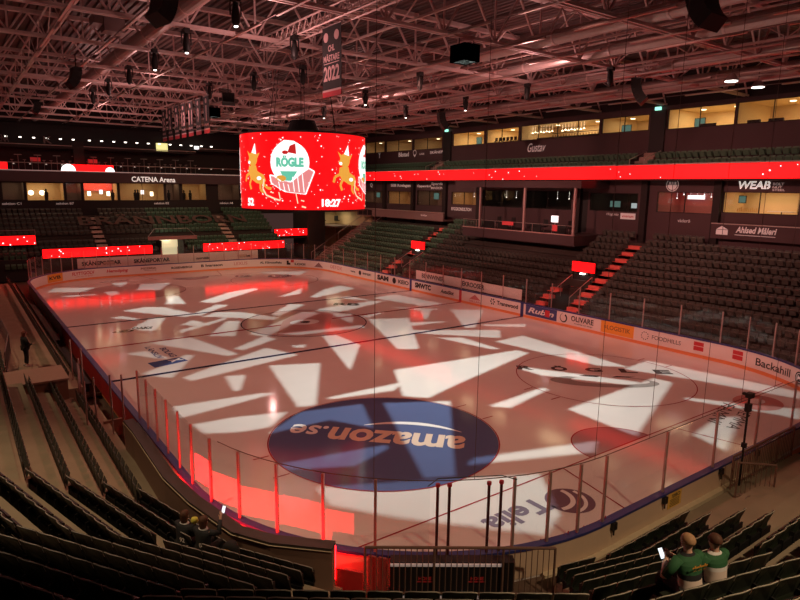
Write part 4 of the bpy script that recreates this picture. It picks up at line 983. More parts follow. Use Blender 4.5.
for y0, y1 in ((-10.5, -9.2), (15.7, 17.1)):
    b = MB(); b.box(26.85, y0, 12.7, 27.0, y1, 16.1); structure(b.build('door_3', M_BLACK)); b = MB(); b.box(26.7, (y0+y1)/2-.25, 16.1, 26.84, (y0+y1)/2+.25, 16.35); tag(b.build('exit_sign', M_EXIT), 'small green exit sign over the dark gallery doorway '+('on the right' if y0 < 0 else 'beside the scoreboard'), 'sign')
tv(FU, -12.3, 2.6, 14.75, .9, .8, 'green television in the cream upper suite at the far right'); tv(FU, 13.3, 2.4, 14.7, .9, .8, 'teal television in the lit upper suite by the exit sign'); tv(FU, -5.9, 2.2, 14.7, 1.0, .75, 'green television in the dim upper suite beside the dark doorway')
for i, (u, w_) in enumerate(((-13.0-.6, 1.3), (-16.0-1.0, .9), (-18.0-.5, 1.0))):
    tt = thing('sofa', f'dark low sofa on the sill of the cream upper suites, {ORD[i]} from the dark doorway', 'sofa', (0, 0, 0), 0, 'sofas in the upper suites'); b = MB(); bx(b, FU, u-w_/2, .6, 13.96, u+w_/2, 1.3, 14.5); b.build('base', M_BLACK, tt); b = MB(); bx(b, FU, u-w_/2, .5, 14.5, u+w_/2, .65, 14.85); b.build('backrest', M_BLACK, tt)
for i in range(16):
    u = 5.0-.36*i-(.9 if i > 7 else 0); p = FU(u, 1.6, 15.4+.06*(i % 2)); b = MB(); b.tube((p[0], p[1], p[2]-.1), p, .11, 8, .03); b.tube(p, (p[0], p[1], 16.0), .006, 4); tag(b.build('pendant_lamp', M_DOWN), 'glowing pendant lamp in the row over the upper bar', 'lamp', 'bar pendants of the upper suite')
tt = thing('bar_counter', 'dark bar counter with shelves in the long lit upper suite', 'bar'); b = MB(); bx(b, FU, -3.6, 1.8, 13.9, 4.6, 2.4, 14.85); b.build('counter', M_WALL2, tt); b = MB(); bx(b, FU, -3.0, 3.3, 14.9, 4.0, 3.5, 14.95); bx(b, FU, -3.0, 3.3, 15.3, 4.0, 3.5, 15.35); b.build('shelf', M_BLACK, tt)
for i in range(20):
    p = FU(3.9-.34*i, 3.4, 14.95); b = MB(); b.tube(p, (p[0], p[1], 15.2), .05, 6); tag(b.build('bottle', mat('dark_bottle', (.2, .1, .05), .2)), 'bottle on the shelf behind the upper bar', 'bottle', 'bottles behind the upper bar')
for i in range(8): stool(FU, 9.6-.55*i, .9, 13.951, 'black bar stool at the window of the lit upper suite')
tt = thing('globe_lamp', 'round glowing lamp at the right end of the long upper suite', 'lamp'); p = FU(-3.7, 1.4, 15.0); b = MB(); b.tube(p, (p[0], p[1], p[2]+.28), .2, 10, .14); b.build('shade', M_DOWN, tt)
def usign(s, u, z, h, w=None, sh=0., lab=None):
    t = thing('wall_sign', lab or f'pale sign reading {s} on the upper right wall', 'sign'); sign('lettering', t, s, FU(u, -.03, z), (0, -1, 0), (0, 0, 1), M_SIGN, w, h, .01 if sh else .03, sh)
usign('Gustav', 4.1, 13.35, .85, 2.3, .35); usign('SKÅNEPOL', 19.6, 13.75, .4, 3.3); usign('Båstad', 26.0, 13.6, .55, 2.2); usign('LÄGE', 21.6, 13.7, .25, .9); usign('Y', 30.6, 13.6, .7, .5, 0, 'pale figure mark on the upper wall beside the scoreboard')
tt = thing('pin_mark', 'pale location pin outline sign on the upper right wall', 'sign'); b = MB(); vs = []
for i in range(25): a = 2*PI*i/24; r = .34; vs += [FU(22.6-r*math.cos(a), -.03, 14.0+r*math.sin(a)), FU(22.6-(r-.07)*math.cos(a), -.03, 14.0+(r-.07)*math.sin(a))]
b.add(vs, [(2*i, 2*i+1, 2*i+3, 2*i+2) for i in range(24)]); b.add([FU(22.85, -.03, 13.75), FU(22.35, -.03, 13.75), FU(22.6, -.03, 13.45)], [(0, 1, 2)]); b.build('outline', M_SIGN, tt)

# ================================================================= far end: suites, arena fascia, open upper tiers
FW = [(-20, -15.5, 7.8, 9.75), (-15.3, -13.2, 7.8, 9.75), (-13.0, -9.3, 7.75, 9.75), (-9.1, -7.5, 7.75, 9.75), (-7.3, -3.6, 7.75, 9.8), (-3.4, 1.8, 7.75, 9.85), (2.0, 3.7, 7.75, 9.85), (4.0, 7.1, 7.8, 9.9), (8.6, 11.6, 7.8, 9.95), (12, 15.5, 7.8, 9.95), (15.8, 19.5, 7.8, 9.95)]
w = wall_with('wall_far', FF, -36, 22, 6.0, 10.0, FW, M_WALL2); w['label'] = 'dark wall of the far end suites'
NF = [0]
cw = mat('warm_lounge_room', (.62, .42, .22), .8); dk = mat('dim_room', (.2, .12, .1), .7)
for (ua, ub, za, zb), (mm, pw) in zip(FW, [(dk, 8), (dk, 12), (cw, 34), (dk, 10), (cw, 50), (cw, 26), (dk, 14), (cw, 16), (dk, 14), (cw, 28), (cw, 24)]): NF[0] += 1; suite(FF, ua, ub, za, zb, 3.0, mm, pw, (1, .75, .42), 1, 'far suite, '+ORD[NF[0]-1]+' window')
b = MB(); b.box(-36, 39.9, 9.85, 22, 40.2, 11.0); f = structure(b.build('wall_far_fascia', M_WALL)); b = MB(); b.box(-36, 39.85, 11.0, 22, 40.25, 11.1); b.build('pale_edge', M_SIGN, f)
sign('lettering', f, 'CATENA Arena', (-2.2, 39.88, 10.0), (1, 0, 0), (0, 0, 1), M_SIGNL, 5.1, .62, .02)
b = MB(); b.box(-36, 40.2, 10.9, 22, 46.5, 11.1); structure(b.build('floor_far_tier', M_WALL2))
for u, lab in ((-14.6, 'C1'), (-9.4, 'B7'), (1.3, 'B2'), (9.6, 'A8')):
    t = thing('wall_sign', f'tiny pale lettering with {lab} under the far suite windows', 'sign'); sign('lettering', t, 'sektion '+lab, (u-.8, 40.97, 7.3), (1, 0, 0), (0, 0, 1), M_SIGN, 1.8, .26)
t = thing('wall_lamp', 'round white paper lamps in the lit far suite, at its left', 'lamp'); b = MB(); [b.tube((x, 43.0, 8.6), (x, 43.05, 8.6), .28, 14) for x in (-12.4, -11.3)]; b.build('lamp_shade', M_DOWN, t)
for i, x in enumerate((-6.5, -5.2, -4.4, -.5, .6)):
    b = MB(); b.box(x-.18, 42.3, 8.3+.2*(i % 2), x+.18, 42.34, 8.8+.2*(i % 2)); tag(b.build('wall_screen', M_SNOW if i % 2 else M_DOWN), f'small glowing panel inside the far lounge, {ORD[i]} from its left', 'screen')
t = thing('lounge_wall', 'red printed snow scene on the back wall of the far lounge', 'mural'); b = MB(); b.box(-7.2, 43.6, 8.9, -3.7, 43.7, 9.75); b.build('panel', mat('lit_red_panel', (.7, .08, .06), .6, emit=(1, .08, .05), estr=.35), t)
b = MB(); [b.box(-7.1+random.random()*3.3, 43.55, 8.95+random.random()*.75, -7.05+random.random()*3.3, 43.6, 9.0) for i in range(0)]
for i, (x, h) in enumerate(((-1.4, 1.0), (-1.1, 1.2), (2.6, 1.3), (4.5, 1.1), (5.3, 1.2), (-11, .9), (-4.0, 1.0))):
    b = MB(); p = (x, 42.0)
    b.loft([[(x+.17*r*math.cos(a), 42+.12*r*math.sin(a), 7.3+z) for a in [PI*k/4 for k in range(8)]] for z, r in ((0, .8), (.5, 1), (1.0, 1.25), (1.35, 1.3), (1.45, .5), (1.5, .5), (1.6, .62), (1.72, .55), (1.78, .2))])
    tag(b.build('person', M_DARKC, None, (0, 0, 0), True), f'person in dark clothes standing behind the far suite windows, {ORD[i]} counted from the doorway', 'person', 'people in the far suites')
# upper open tier
b = MB(); b.box(-36, 45.5, 11.0, 22, 46.0, 16.6); b.box(-36, 41.2, 13.6, -8.0, 46, 13.8); b.box(-6.9, 41.2, 13.6, 6.0, 46, 13.8); b.box(6.2, 41.2, 14.0, 22, 46, 14.2); b.box(-8.0, 41.2, 11.0, -6.9, 41.6, 14.4)
structure(b.build('wall_far_upper', M_WALL2))
for x0, x1, z, y, nm in ((-20, -8.0, 11.9, 40.6, 'lower left'), (-6.8, 22, 11.85, 40.6, 'lower right'), (-20, -8.1, 13.9, 41.2, 'upper left'), (-6.9, 6.0, 13.9, 41.2, 'upper middle'), (6.3, 22, 14.3, 41.2, 'upper right')):
    t = thing('tier_rail', f'pale horizontal rail of the open far tier, {nm}', 'railing'); b = MB(); b.box(x0, y-.04, z-.04, x1, y+.04, z+.04); b.build('rail', mat('dim_rail', (.3, .2, .18), .5, .3), t)
for i in range(18):
    x = -14.2+1.35*i+(.4 if i > 5 else 0); b = MB(); b.box(x-.13, 44.2, 14.75, x+.13, 44.4, 14.87); tag(b.build('ceiling_lamp', M_SMALL), f'small white lamp in the row above the far tier, {ORD[i]} from the left', 'lamp', 'lamps above the far tier')
for i in range(16):
    x = -14+1.55*i; b = MB(); b.tube((x, 40.6, 11.7), (x, 40.6, 11.815), .1, 8, .06); tag(b.build('counter_lamp', mat('dim_lamp', (.7, .6, .55), .4, emit=(1, .85, .75), estr=.35)), f'dim lamp under the counter rail of the far tier, {ORD[i]} from the left', 'lamp', 'counter lamps of the far tier')
b = MB(); b.box(2.3, 45.3, 14.0, 3.7, 45.5, 15.0); tag(b.build('lit_door', mat('lit_yellow_door', (.8, .75, .3), .6, emit=(1, .9, .35), estr=.9)), 'bright yellow lit doorway high in the far tier', 'door')
b = MB(); b.box(6.9, 44.4, 14.4, 7.5, 44.5, 14.8); tag(b.build('exit_sign', M_SNOW), 'small bright sign in the far tier beside the scoreboard', 'sign')
for i in range(11):
    x = -13.4+1.9*i; t = thing('high_table', f'small pale high table on the dark far tier, {ORD[i]} from the left', 'table', (0, 0, 0), 0, 'high tables on the far tier')
    b = MB(); b.box(x-.35, 42.0, 12.75, x+.35, 42.5, 12.82); b.build('table_top', mat('dim_table', (.3, .25, .22), .6), t); b = MB(); b.tube((x, 42.25, 11.1), (x, 42.25, 12.75), .04, 6); b.build('leg', M_STEELD, t)
    for s in (-.6, .6):
        q_ = thing('bar_stool', 'dim bar stool beside a high table on the far tier', 'stool', (0, 0, 0), 0, 'bar stools on the far tier'); b = MB(); b.box(x+s-.15, 42.1, 12.2, x+s+.15, 42.4, 12.26); b.build('seat', M_STEELD, q_); b = MB(); b.tube((x+s, 42.25, 11.1), (x+s, 42.25, 12.2), .03, 5); b.build('leg', M_STEELD, q_)
for x0, x1, z in ((-9.0, -4.0, 11.12), (-20, -14.6, 11.15)):
    t = thing('led_display', 'red snow scene screen on the far tier '+('above the lounge' if x0 > -10 else 'at its left end'), 'led board'); b = MB(); b.box(x0, 40.5, z, x1, 40.55, z+.7); b.build('led_face', M_LED, t)
    if x0 > -10: b = MB(); [b.tube((x, 40.46, z), (x, 40.49, z), r, 14) for x, r in ((-8.7, .45), (-8.75, .75), (-4.4, .5))]; b.build('snowball_print', M_SNOW, t)
for x in (-5.8, -11.7): b = MB(); b.box(x-.5, 42.6, 12.1, x+.5, 42.8, 12.55); tag(b.build('red_sofa', mat('red_cloth', (.65, .06, .07), .7)), 'small red lit seat back on the far tier '+('right' if x > -8 else 'left')+' of the dark stair', 'seat')
for s, x, w_ in (('ARENA', -15.6, 1.6), ('K', -10.6, .9)): t = thing('wall_sign', f'dim outlined lettering {s} high on the far wall', 'sign'); sign('lettering', t, s, (x, 43.9, 14.2), (1, 0, 0), (0, 0, 1), mat('dim_letter', (.22, .14, .13), .7), w_, .8)
# far right corner: dark pier, cream lobby, stairs
b = MB(); b.box(18.9, 35.5, 0, 21.5, 40, 9.6); structure(b.build('pillar_corner', mat('dark_pier', (.05, .035, .033), .8)))
b = MB(); b.box(21.5, 39.5, 1, 25.7, 39.7, 6.6); b.box(25.5, 30, 1, 25.7, 39.7, 6.6); structure(b.build('wall_lobby', M_WARMW))
b = MB(); b.box(21.5, 33, 6.5, 25.7, 39.7, 7.4); structure(b.build('ceiling_lobby', M_WALL2))
l = bpy.data.lights.new('lobby_light', 'AREA'); l.energy = 60; l.size = 2; l.color = (1, .8, .5); o = bpy.data.objects.new('lobby_light', l); COL.objects.link(o); o.location = (23.5, 36.5, 6.4)
t = thing('stairway', 'wide stairs with red lit edges in the far right corner', 'stairs')
for i in range(22): b = MB(); x = 17.2+.4*i; b.box(x, 26.7, 0, x+.42, 31.6, .35+.24*i); b.build('step', mat('stair_grey', (.3, .2, .17), .8), t)
for y, nm in ((31.4, 'far'), (29.0, 'middle'), (26.75, 'near')):
    tt = rail_line('handrail', [(17.2, y, 1.4), (19.2, y, 2.6), (21.2, y, 3.8), (23.2, y, 5.0), (25.4, y, 6.3)], f'sloping steel handrail on the {nm} side of the corner stairs', .035)
t = thing('step_edging', 'row of red lit step ends along the corner stairs', 'stairs')
for i in range(22): b = MB(); x = 17.2+.4*i; b.box(x, 26.45, .1+.24*i, x+.3, 26.7, .37+.24*i); b.build('step_end', M_STEP, t)
for i, (x, y) in enumerate(((22.6, 38), (24.4, 37.2))): t = thing('lobby_chair', f'dark chair in the cream lobby, {ORD[i]} from the pier', 'chair'); b = MB(); b.box(x-.3, y-.3, 5.0, x+.3, y+.3, 5.1); b.build('seat', M_BLACK, t); b = MB(); b.box(x-.3, y+.25, 5.1, x+.3, y+.3, 5.7); b.build('backrest', M_BLACK, t)
b = MB(); b.box(21.5, 33, 4.3, 25.7, 39.6, 4.5); structure(b.build('floor_lobby', M_FLOOR))

# ================================================================= scoreboard
SB = thing('scoreboard', 'big round red video scoreboard hanging over centre ice', 'scoreboard', (.1, 0, 0))
SR, S0, S1 = 4.25, 8.2, 13.0
b = MB(); n = 96
b.add([(SR*math.cos(2*PI*i/n), SR*math.sin(2*PI*i/n), z) for z in (S0, S1) for i in range(n)], [(i, (i+1) % n, n+(i+1) % n, n+i) for i in range(n)]); b.build('screen', led_mat('scoreboard_led', (1., .003, .006), 1.1), SB, None, True)
b = MB(); b.tube((0, 0, S0-.12), (0, 0, S0), SR-.02, n); b.build('bottom_ring', M_BLACK, SB); b = MB(); b.tube((0, 0, S1), (0, 0, S1+.12), SR-.02, n); b.build('top_ring', M_BLACK, SB)
b = MB(); b.tube((0, 0, S1), (0, 0, S1+1.1), 1.3, 24, .8); b.build('hoist_drum', M_BLACK, SB)
for i in range(6): a = PI*i/3; b = MB(); b.tube((2.6*math.cos(a), 2.6*math.sin(a), S1), (1.9*math.cos(a), 1.9*math.sin(a), 17.5), .02, 5); b.build('hanging_cable', M_BLACK, SB)
def sc(a0):       # draws on the drum: x to the right as seen from outside, metres from the angle a0 (degrees)
    return lambda x, z, r=.02: Vector(((SR+r)*math.cos(R(a0)+x/SR), (SR+r)*math.sin(R(a0)+x/SR), z))
def dense(poly, ds=.25):
    out = []
    for i, p in enumerate(poly):
        q_ = poly[(i+1) % len(poly)]; L = math.hypot(q_[0]-p[0], q_[1]-p[1]); k = max(1, int(L/ds)); out += [(p[0]+(q_[0]-p[0])*t/k, p[1]+(q_[1]-p[1])*t/k) for t in range(k)]
    return out
def shape(b, fn, poly, r=.02, m=0):
    poly = dense(poly); pts = [Vector(p) for p in poly]; ed = [(i, (i+1) % len(pts)) for i in range(len(pts))]; xs = [p[0] for p in poly]; ys = [p[1] for p in poly]
    gx = min(xs)+.11
    while gx < max(xs):
        gy = min(ys)+.11
        while gy < max(ys): pts.append(Vector((gx, gy))); gy += .27
        gx += .27
    vs, es, fs, *_ = geometry.delaunay_2d_cdt(pts, ed, [], 1, 1e-5)
    b.add([fn(v.x, v.y, r) for v in vs], [tuple(f) for f in fs], m)
def stroke(b, fn, pts, w, r=.03, m=0):
    for (x0, z0), (x1, z1) in zip(pts[:-1], pts[1:]):
        L = math.hypot(x1-x0, z1-z0) or 1; nx, nz = -(z1-z0)/L*w/2, (x1-x0)/L*w/2
        b.add([fn(x0-nx, z0-nz, r), fn(x1-nx, z1-nz, r), fn(x1+nx, z1+nz, r), fn(x0+nx, z0+nz, r)], [(0, 1, 2, 3)], m)
def em(name, c, s): return mat(name, tuple(min(.2, x) for x in c), .5, emit=c, estr=s)
E_W = em('led_snow_white', (1, .97, .95), 1.3); E_GR = em('led_green', (.12, .62, .42), .9); E_BR = em('led_gold', (.9, .42, .06), .8); E_CR = em('led_cream', (1, .78, .5), .95); E_PK = em('led_pink', (1, .3, .3), .8); E_RD = em('led_dark_red', (.75, .02, .02), .7)
def ell(cx, cz, rx, rz, n=28): return [(cx+rx*math.cos(2*PI*i/n), cz+rz*math.sin(2*PI*i/n)) for i in range(n)]
def sled(a0):
    fn = sc(a0); G = []
    b = MB(); shape(b, fn, ell(0, 11.15, 1.25, 1.3), .02); shape(b, fn, [(-.75, 12.2), (-.3, 12.5), (.3, 12.45), (.75, 12.15), (0, 11.8)], .022); b.build('snow_globe', E_W, SB)
    b = MB(); shape(b, fn, [(-.1, 11.75), (.45, 11.65), (.4, 12.3), (.05, 12.15)], .035); shape(b, fn, ell(-.25, 11.75, .2, .12, 12), .034); b.build('hat_print', E_RD, SB)
    b = MB(); put_text(b, 'RÖGLE', lambda x, y: fn(-.85+x, 10.85+y, .035), 1.75, .72, .07); shape(b, fn, [(-.6, 10.6), (.5, 10.6), (.1, 10.0), (-.3, 10.0)], .034); b.build('club_print', E_GR, SB)
    b = MB(); shape(b, fn, [(-1.3, 10.35), (-1.2, 9.85), (-.3, 9.35), (1.0, 9.2), (1.15, 9.6), (1.55, 10.6), (1.2, 10.8), (.7, 10.45), (.1, 9.95), (-.6, 10.0), (-1.0, 10.3)], .04); b.build('sled_body', E_PK, SB)
    b = MB(); P = [(-1.3, 10.35), (-1.2, 9.85), (-.3, 9.35), (1.0, 9.2), (1.15, 9.6), (1.55, 10.6), (1.2, 10.8), (.7, 10.45), (.1, 9.95), (-.6, 10.0), (-1.0, 10.3), (-1.3, 10.35)]; stroke(b, fn, P, .08, .05)
    for i in range(6): stroke(b, fn, [(-.7+.3*i, 9.95-.08*i+(.18*i if i > 2 else 0)), (-.6+.3*i, 9.4-.02*i)], .05, .05)
    stroke(b, fn, [(-.9, 9.7), (1.2, 9.9)], .05, .05); b.build('sled_outline', E_W, SB)
    b = MB(); stroke(b, fn, [(-1.75, 10.1), (-1.85, 9.5), (-1.6, 9.1), (-.9, 8.85), (1.0, 8.35)], .1, .05); stroke(b, fn, [(-1.3, 9.3), (.9, 8.75)], .07, .05); stroke(b, fn, [(-.7, 9.3), (-.6, 8.8)], .06, .05); stroke(b, fn, [(.4, 9.2), (.5, 8.6)], .06, .05); b.build('sled_runner', E_CR, SB)
    b = MB(); shape(b, fn, ell(-.55, 10.15, .35, .2, 12), .045); b.build('gift_print', E_BR, SB)
    b = MB(); fd = sc(a0-36)
    shape(b, fd, [(-.55, 10.55), (-.35, 10.15), (.25, 9.85), (.85, 9.75), (1.05, 10.0), (.9, 10.35), (.35, 10.6), (.25, 10.95), (-.2, 10.95), (-.5, 10.9)], .03); shape(b, fd, ell(-.05, 11.35, .42, .45, 18), .031); shape(b, fd, ell(-.3, 11.2, .28, .2, 12), .033); shape(b, fd, [(.2, 11.6), (.6, 11.75), (.4, 11.4)], .032); shape(b, fd, [(-.3, 11.65), (-.65, 11.9), (-.45, 11.5)], .032)
    for q in ([(-.4, 10.5), (-.85, 10.3), (-.95, 9.95)], [(-.2, 10.2), (-.45, 9.8), (-.3, 9.45)], [(.8, 9.85), (1.15, 9.55), (1.45, 9.5)], [(.6, 9.85), (.6, 9.45), (.85, 9.25)]): stroke(b, fd, q, .17, .03); b.build('reindeer_figure', E_BR, SB)
    b = MB(); shape(b, fd, [(-.15, 11.75), (.3, 11.65), (.2, 12.35)], .04); shape(b, fd, ell(-.42, 11.15, .13, .1, 10), .042); shape(b, fd, ell(.5, 10.15, .2, .12, 10), .04); b.build('reindeer_hat', E_W, SB)
    b = MB(); stroke(b, fd, [(.4, 10.2), (1.6, 9.95), (2.0, 9.9)], .04, .03); stroke(b, fd, [(.3, 9.95), (1.6, 9.75), (2.0, 9.7)], .04, .03); b.build('rein_print', E_CR, SB)
E_ANG = math.degrees(math.atan2(-39.1, -20.1))
for a in (E_ANG-12, E_ANG+75, E_ANG+162, E_ANG-99): sled(a)
for a, tx, w_ in ((E_ANG+15, '18:27', 1.35), (E_ANG-58, '52', .7), (E_ANG+190, '18:27', 1.35), (E_ANG+117, '52', .7)):
    b = MB(); put_text(b, tx, lambda x, y: sc(a)(x, 8.4+y, .04), w_, .5, .05); b.build('clock_digits', E_W, SB)
random.seed(11); b = MB()
for i in range(420):
    a = random.random()*2*PI; z = S0+.1+random.random()*(S1-S0-.2); fn = sc(math.degrees(a)); r = random.choice((.02, .03, .03, .045, .06)); shape_pts = [fn(-r, z, .015), fn(0, z-r, .015), fn(r, z, .015), fn(0, z+r, .015)]; b.add(shape_pts, [(0, 1, 2, 3)])
b.build('snow_dots', E_W, SB)

# ================================================================= roof
ZB, ZT = 16.5, 18.9
TY = [-29.2, -22.9, -16.6, -10.35, -4.2, 2.4, 8.4, 14.6, 20.8, 27.0, 33.2, 39.4]
b = MB(); P = .42; x = -40.; prof = []
while x < 34: prof += [(x, 19.35), (x+P*.4, 19.35), (x+P*.5, 19.23), (x+P*.9, 19.23)]; x += P
b.add([(x, y, z) for y in (-50, 50) for x, z in prof], [(i, i+1, len(prof)+i+1, len(prof)+i) for i in range(len(prof)-1)]); o = structure(b.build('ceiling', M_DECK)); o['label'] = 'corrugated steel roof deck over the arena'
b = MB(); b.box(26.9, -45, 16.4, 27.4, 46, 19.4); b.box(-40, 45.5, 16.5, 28, 46, 19.4); structure(b.build('wall_roof_edge', M_WALL2))
XA, XB = -36., 27.
def truss(y, first=None):
    t = thing('roof_truss', f'reddish steel roof truss across the arena, {ORD[TY.index(y)]} counted from the near end', 'truss', (0, y, 0), 0, 'roof trusses')
    return t
def truss_parts(t):
    for dy in (-.13, .13): b = MB(); b.box(XA, dy-.05, ZB-.06, XB, dy+.05, ZB+.08); b.build('bottom_chord', M_STEEL, t)
    b = MB(); b.box(XA, -.15, ZT, XB, .15, ZT+.22); b.build('top_chord', M_STEEL, t)
    n = 20; w = (XB-XA)/n; vert = diag = None
    for i in range(n):
        x = XA+i*w
        for k, (a, c) in enumerate((((x, 0, ZB), (x+w/2, 0, ZT)), ((x+w/2, 0, ZT), (x+w, 0, ZB)))):
            b = MB(); b.beam(a, c, .1, .08); b.build('diagonal_brace', M_STEEL, t)
    for i in range(n+1): b = MB(); x = XA+i*w; b.beam((x, 0, ZB), (x, 0, ZT), .08, .07); b.build('vertical_brace', M_STEEL, t)
t0 = truss(TY[0]); truss_parts(t0)
for y in TY[1:]:
    c = copy_tree(t0); c.location = (0, y, 0); tag(c, f'reddish steel roof truss across the arena, {ORD[TY.index(y)]} counted from the near end')
for i, x in enumerate(range(-34, 28, 4)):
    b = MB(); b.box(x-.1, -48, 19.0, x+.1, 48, 19.22); tag(b.build('roof_purlin', M_STEELD), f'steel purlin under the roof deck, {ORD[i]} counted from the left', 'beam', 'roof purlins')
# cross bracing between trusses along the building
for i, x in enumerate((-22., -15.0, -2.5, 6.8, 13.5, 20.5)):
    t = thing('bracing_truss', f'light lattice girder between the roof trusses, {ORD[i]} counted from the left', 'truss', (x, 0, 0), 0, 'lattice girders along the roof')
    b = MB(); b.box(-.05, -32, 17.0, .05, 42, 17.1); b.build('bottom_chord', M_STEEL, t); b = MB(); b.box(-.05, -32, 18.6, .05, 42, 18.7); b.build('top_chord', M_STEEL, t)
    y = -32.
    for k in range(30): b = MB(); b.beam((0, y, 17.05 if k % 2 else 18.65), (0, y+2.45, 18.65 if k % 2 else 17.05), .055); b.build('diagonal_brace', M_STEEL, t); y += 2.45
for i, (x, z, r) in enumerate(((-11.3, 16.95, .34), (4.6, 16.95, .34), (9.1, 17.0, .38), (15.2, 17.0, .36), (20.4, 16.8, .45))):
    t = thing('air_duct', f'long round air duct under the roof, {ORD[i]} counted from the left', 'duct', (0, 0, 0), 0, 'air ducts'); b = MB(); b.tube((x, -46, z), (x, 44, z), r, 16); b.build('duct_body', mat('duct_steel', (.5, .37, .35), .4, .4), t)
    for k in range(15): b = MB(); y = -42+6*k; b.tube((x, y, z), (x, y+.12, z), r+.03, 16); b.build('duct_collar', M_STEEL, t)
random.seed(5)
for i, (x, z) in enumerate(((-15.6, 16.3), (-13.1, 16.3), (-8.6, 16.4), (-1.2, 16.4), (2.2, 16.3), (6.2, 16.35), (7.6, 16.2), (11.2, 16.3), (12.6, 16.2), (14.0, 16.25), (16.6, 16.2), (18.2, 16.25), (19.4, 16.1), (22.0, 16.2),)):
    t = thing('cable_tray', f'thin light track running lengthwise under the trusses, {ORD[i]} counted from the left', 'cable tray', (0, 0, 0), 0, 'light tracks under the roof')
    for k in range(13):
        y = -38+6.2*k; b = MB(); b.box(x-.06, y, z, x+.06, y+4.6, z+.08); b.build('track', M_ALU, t)
    b = MB(); b.box(x-.02, -40, z+.08, x+.02, 43, z+.12); b.build('carrier', M_STEELD, t)
# box lattice lighting bridge
t = thing('lighting_bridge', 'box lattice lighting bridge that carries the banners', 'truss', (-6.2, 0, 0))
for dx in (-.3, .3):
    for z in (16.45, 17.0): b = MB(); b.tube((dx, -34, z), (dx, -8.3, z), .045, 6); b.build('rail', M_STEEL, t)
for k in range(43):
    y = -34+.6*k; b = MB(); b.tube((-.3, y, 16.45), (.3, y+.3, 16.45), .025, 5); b.tube((.3, y+.3, 16.45), (-.3, y+.6, 16.45), .025, 5); b.tube((-.3, y, 16.45), (-.3, y+.3, 17.0), .025, 5); b.tube((-.3, y+.3, 17.0), (-.3, y+.6, 16.45), .025, 5); b.build('lattice_bay', M_STEEL, t)
# moving head spotlights
def spot(x, y, i, lit):
    t = thing('spotlight', f'black spotlight hanging from the roof {lit}', 'lamp', (x, y, 0))
    b = MB(); b.box(-.12, -.2, 16.2, .12, .2, 16.4); b.build('clamp', M_BLACK, t)
    b = MB(); b.loft([[(r*math.cos(a), r*math.sin(a), z) for a in [PI*k/6 for k in range(12)]] for z, r in ((16.2, .09), (16.0, .12), (15.75, .17), (15.5, .15), (15.4, .09))]); hd_ = b.build('head', M_BLACK, t, None, True)
    b = MB(); b.tube((0, 0, 15.36), (0, 0, 15.41), .07, 10); b.build('lens', M_LAMP if i else M_BLACK, hd_)
    b = MB(); b.box(-.22, -.04, 15.75, -.19, .04, 16.25); b.box(.19, -.04, 15.75, .22, .04, 16.25); b.box(-.22, -.04, 16.2, .22, .04, 16.25); b.build('yoke', M_BLACK, t)
k = 0
for x in (-10.9,):
    for y in (-16.2, -10.4, -5.2, .3, 6.0, 11.4): spot(x, y, k < 3, f'on the left, {ORD[k]} counted from the near end'); k += 1
for i, (x, y, l) in enumerate(((-6.6, -12.3, 0), (-4.4, -2.4, 0), (-5.2, 3.2, 0), (4.4, -1.2, 1), (10.9, -10.4, 0), (11.6, -3.7, 1), (10.4, -17, 0), (11.2, 3.2, 1), (3.2, -9.0, 0), (-3.1, -6.3, 0), (6.3, 8.2, 1))): spot(x, y, l, f'over the ice, {ORD[i]} of the scattered ones')
# loudspeaker clusters (curved arrays of cabinets)
def speakers(x, y, rz, lab, z=16.2, n=5, s=1.):
    t = thing('loudspeaker_array', lab, 'loudspeaker', (x, y, z), rz)
    yy, zz, a = 0., 0., 0.
    for i in range(n):
        c, sn = math.cos(a), math.sin(a); h = .34*s; d = .55*s; w = .62*s
        pts = [(-w, 0, 0), (w, 0, 0), (w, d, 0), (-w, d, 0)]
        P = lambda px, py, pz: (px, yy+py*c+pz*sn, zz-pz*c+py*sn)
        b = MB(); b.hexa([P(-w, 0, h-.03), P(w, 0, h-.03), P(w*.9, d, h-.05), P(-w*.9, d, h-.05), P(-w, 0, 0), P(w, 0, 0), P(w*.9, d, .02), P(-w*.9, d, .02)]); b.build('cabinet', M_BLACK, t)
        yy += h*sn; zz -= h*c; a += R(11)
    b = MB(); b.tube((0, .2, 0), (0, .2, 16.9-z), .03, 6); b.build('hanger', M_BLACK, t)
speakers(-13.2, 1.9, R(95), 'curved black loudspeaker array on the left, over the left boards', 16.2, 5, .8); speakers(-12.9, -15.2, R(100), 'large curved black loudspeaker array nearest the camera on the left', 16.4, 4, .95); speakers(1.6, -26.6, R(180), 'black loudspeaker array high over the near right end', 16.6)
speakers(13.6, -16.2, R(210), 'black loudspeaker array on the right, over the near right circle'); speakers(15.3, 4.0, R(240), 'black loudspeaker array over the right boards'); speakers(-13.2, 20.9, R(90), 'far black loudspeaker array on the left', 16.2, 4, .8); speakers(-3.6, 4.0, R(160), 'black loudspeaker array left of the scoreboard', 16.0, 4, .7)
for i, (x, y) in enumerate(((16.4, -20.7), (19.6, -20.7))):
    t = thing('pendant_floodlight', f'bell shaped pendant floodlight over the right stand, {ORD[i]} from the ice', 'lamp', (x, y, 0)); b = MB(); b.tube((0, 0, 15.85), (0, 0, 16.25), .42, 14, .15); b.build('shade', M_STEELD, t); b = MB(); b.tube((0, 0, 15.82), (0, 0, 15.86), .33, 14); b.build('lens', M_LAMP, t); b = MB(); b.tube((0, 0, 16.25), (0, 0, 17.2), .03, 6); b.build('stem', M_STEELD, t)
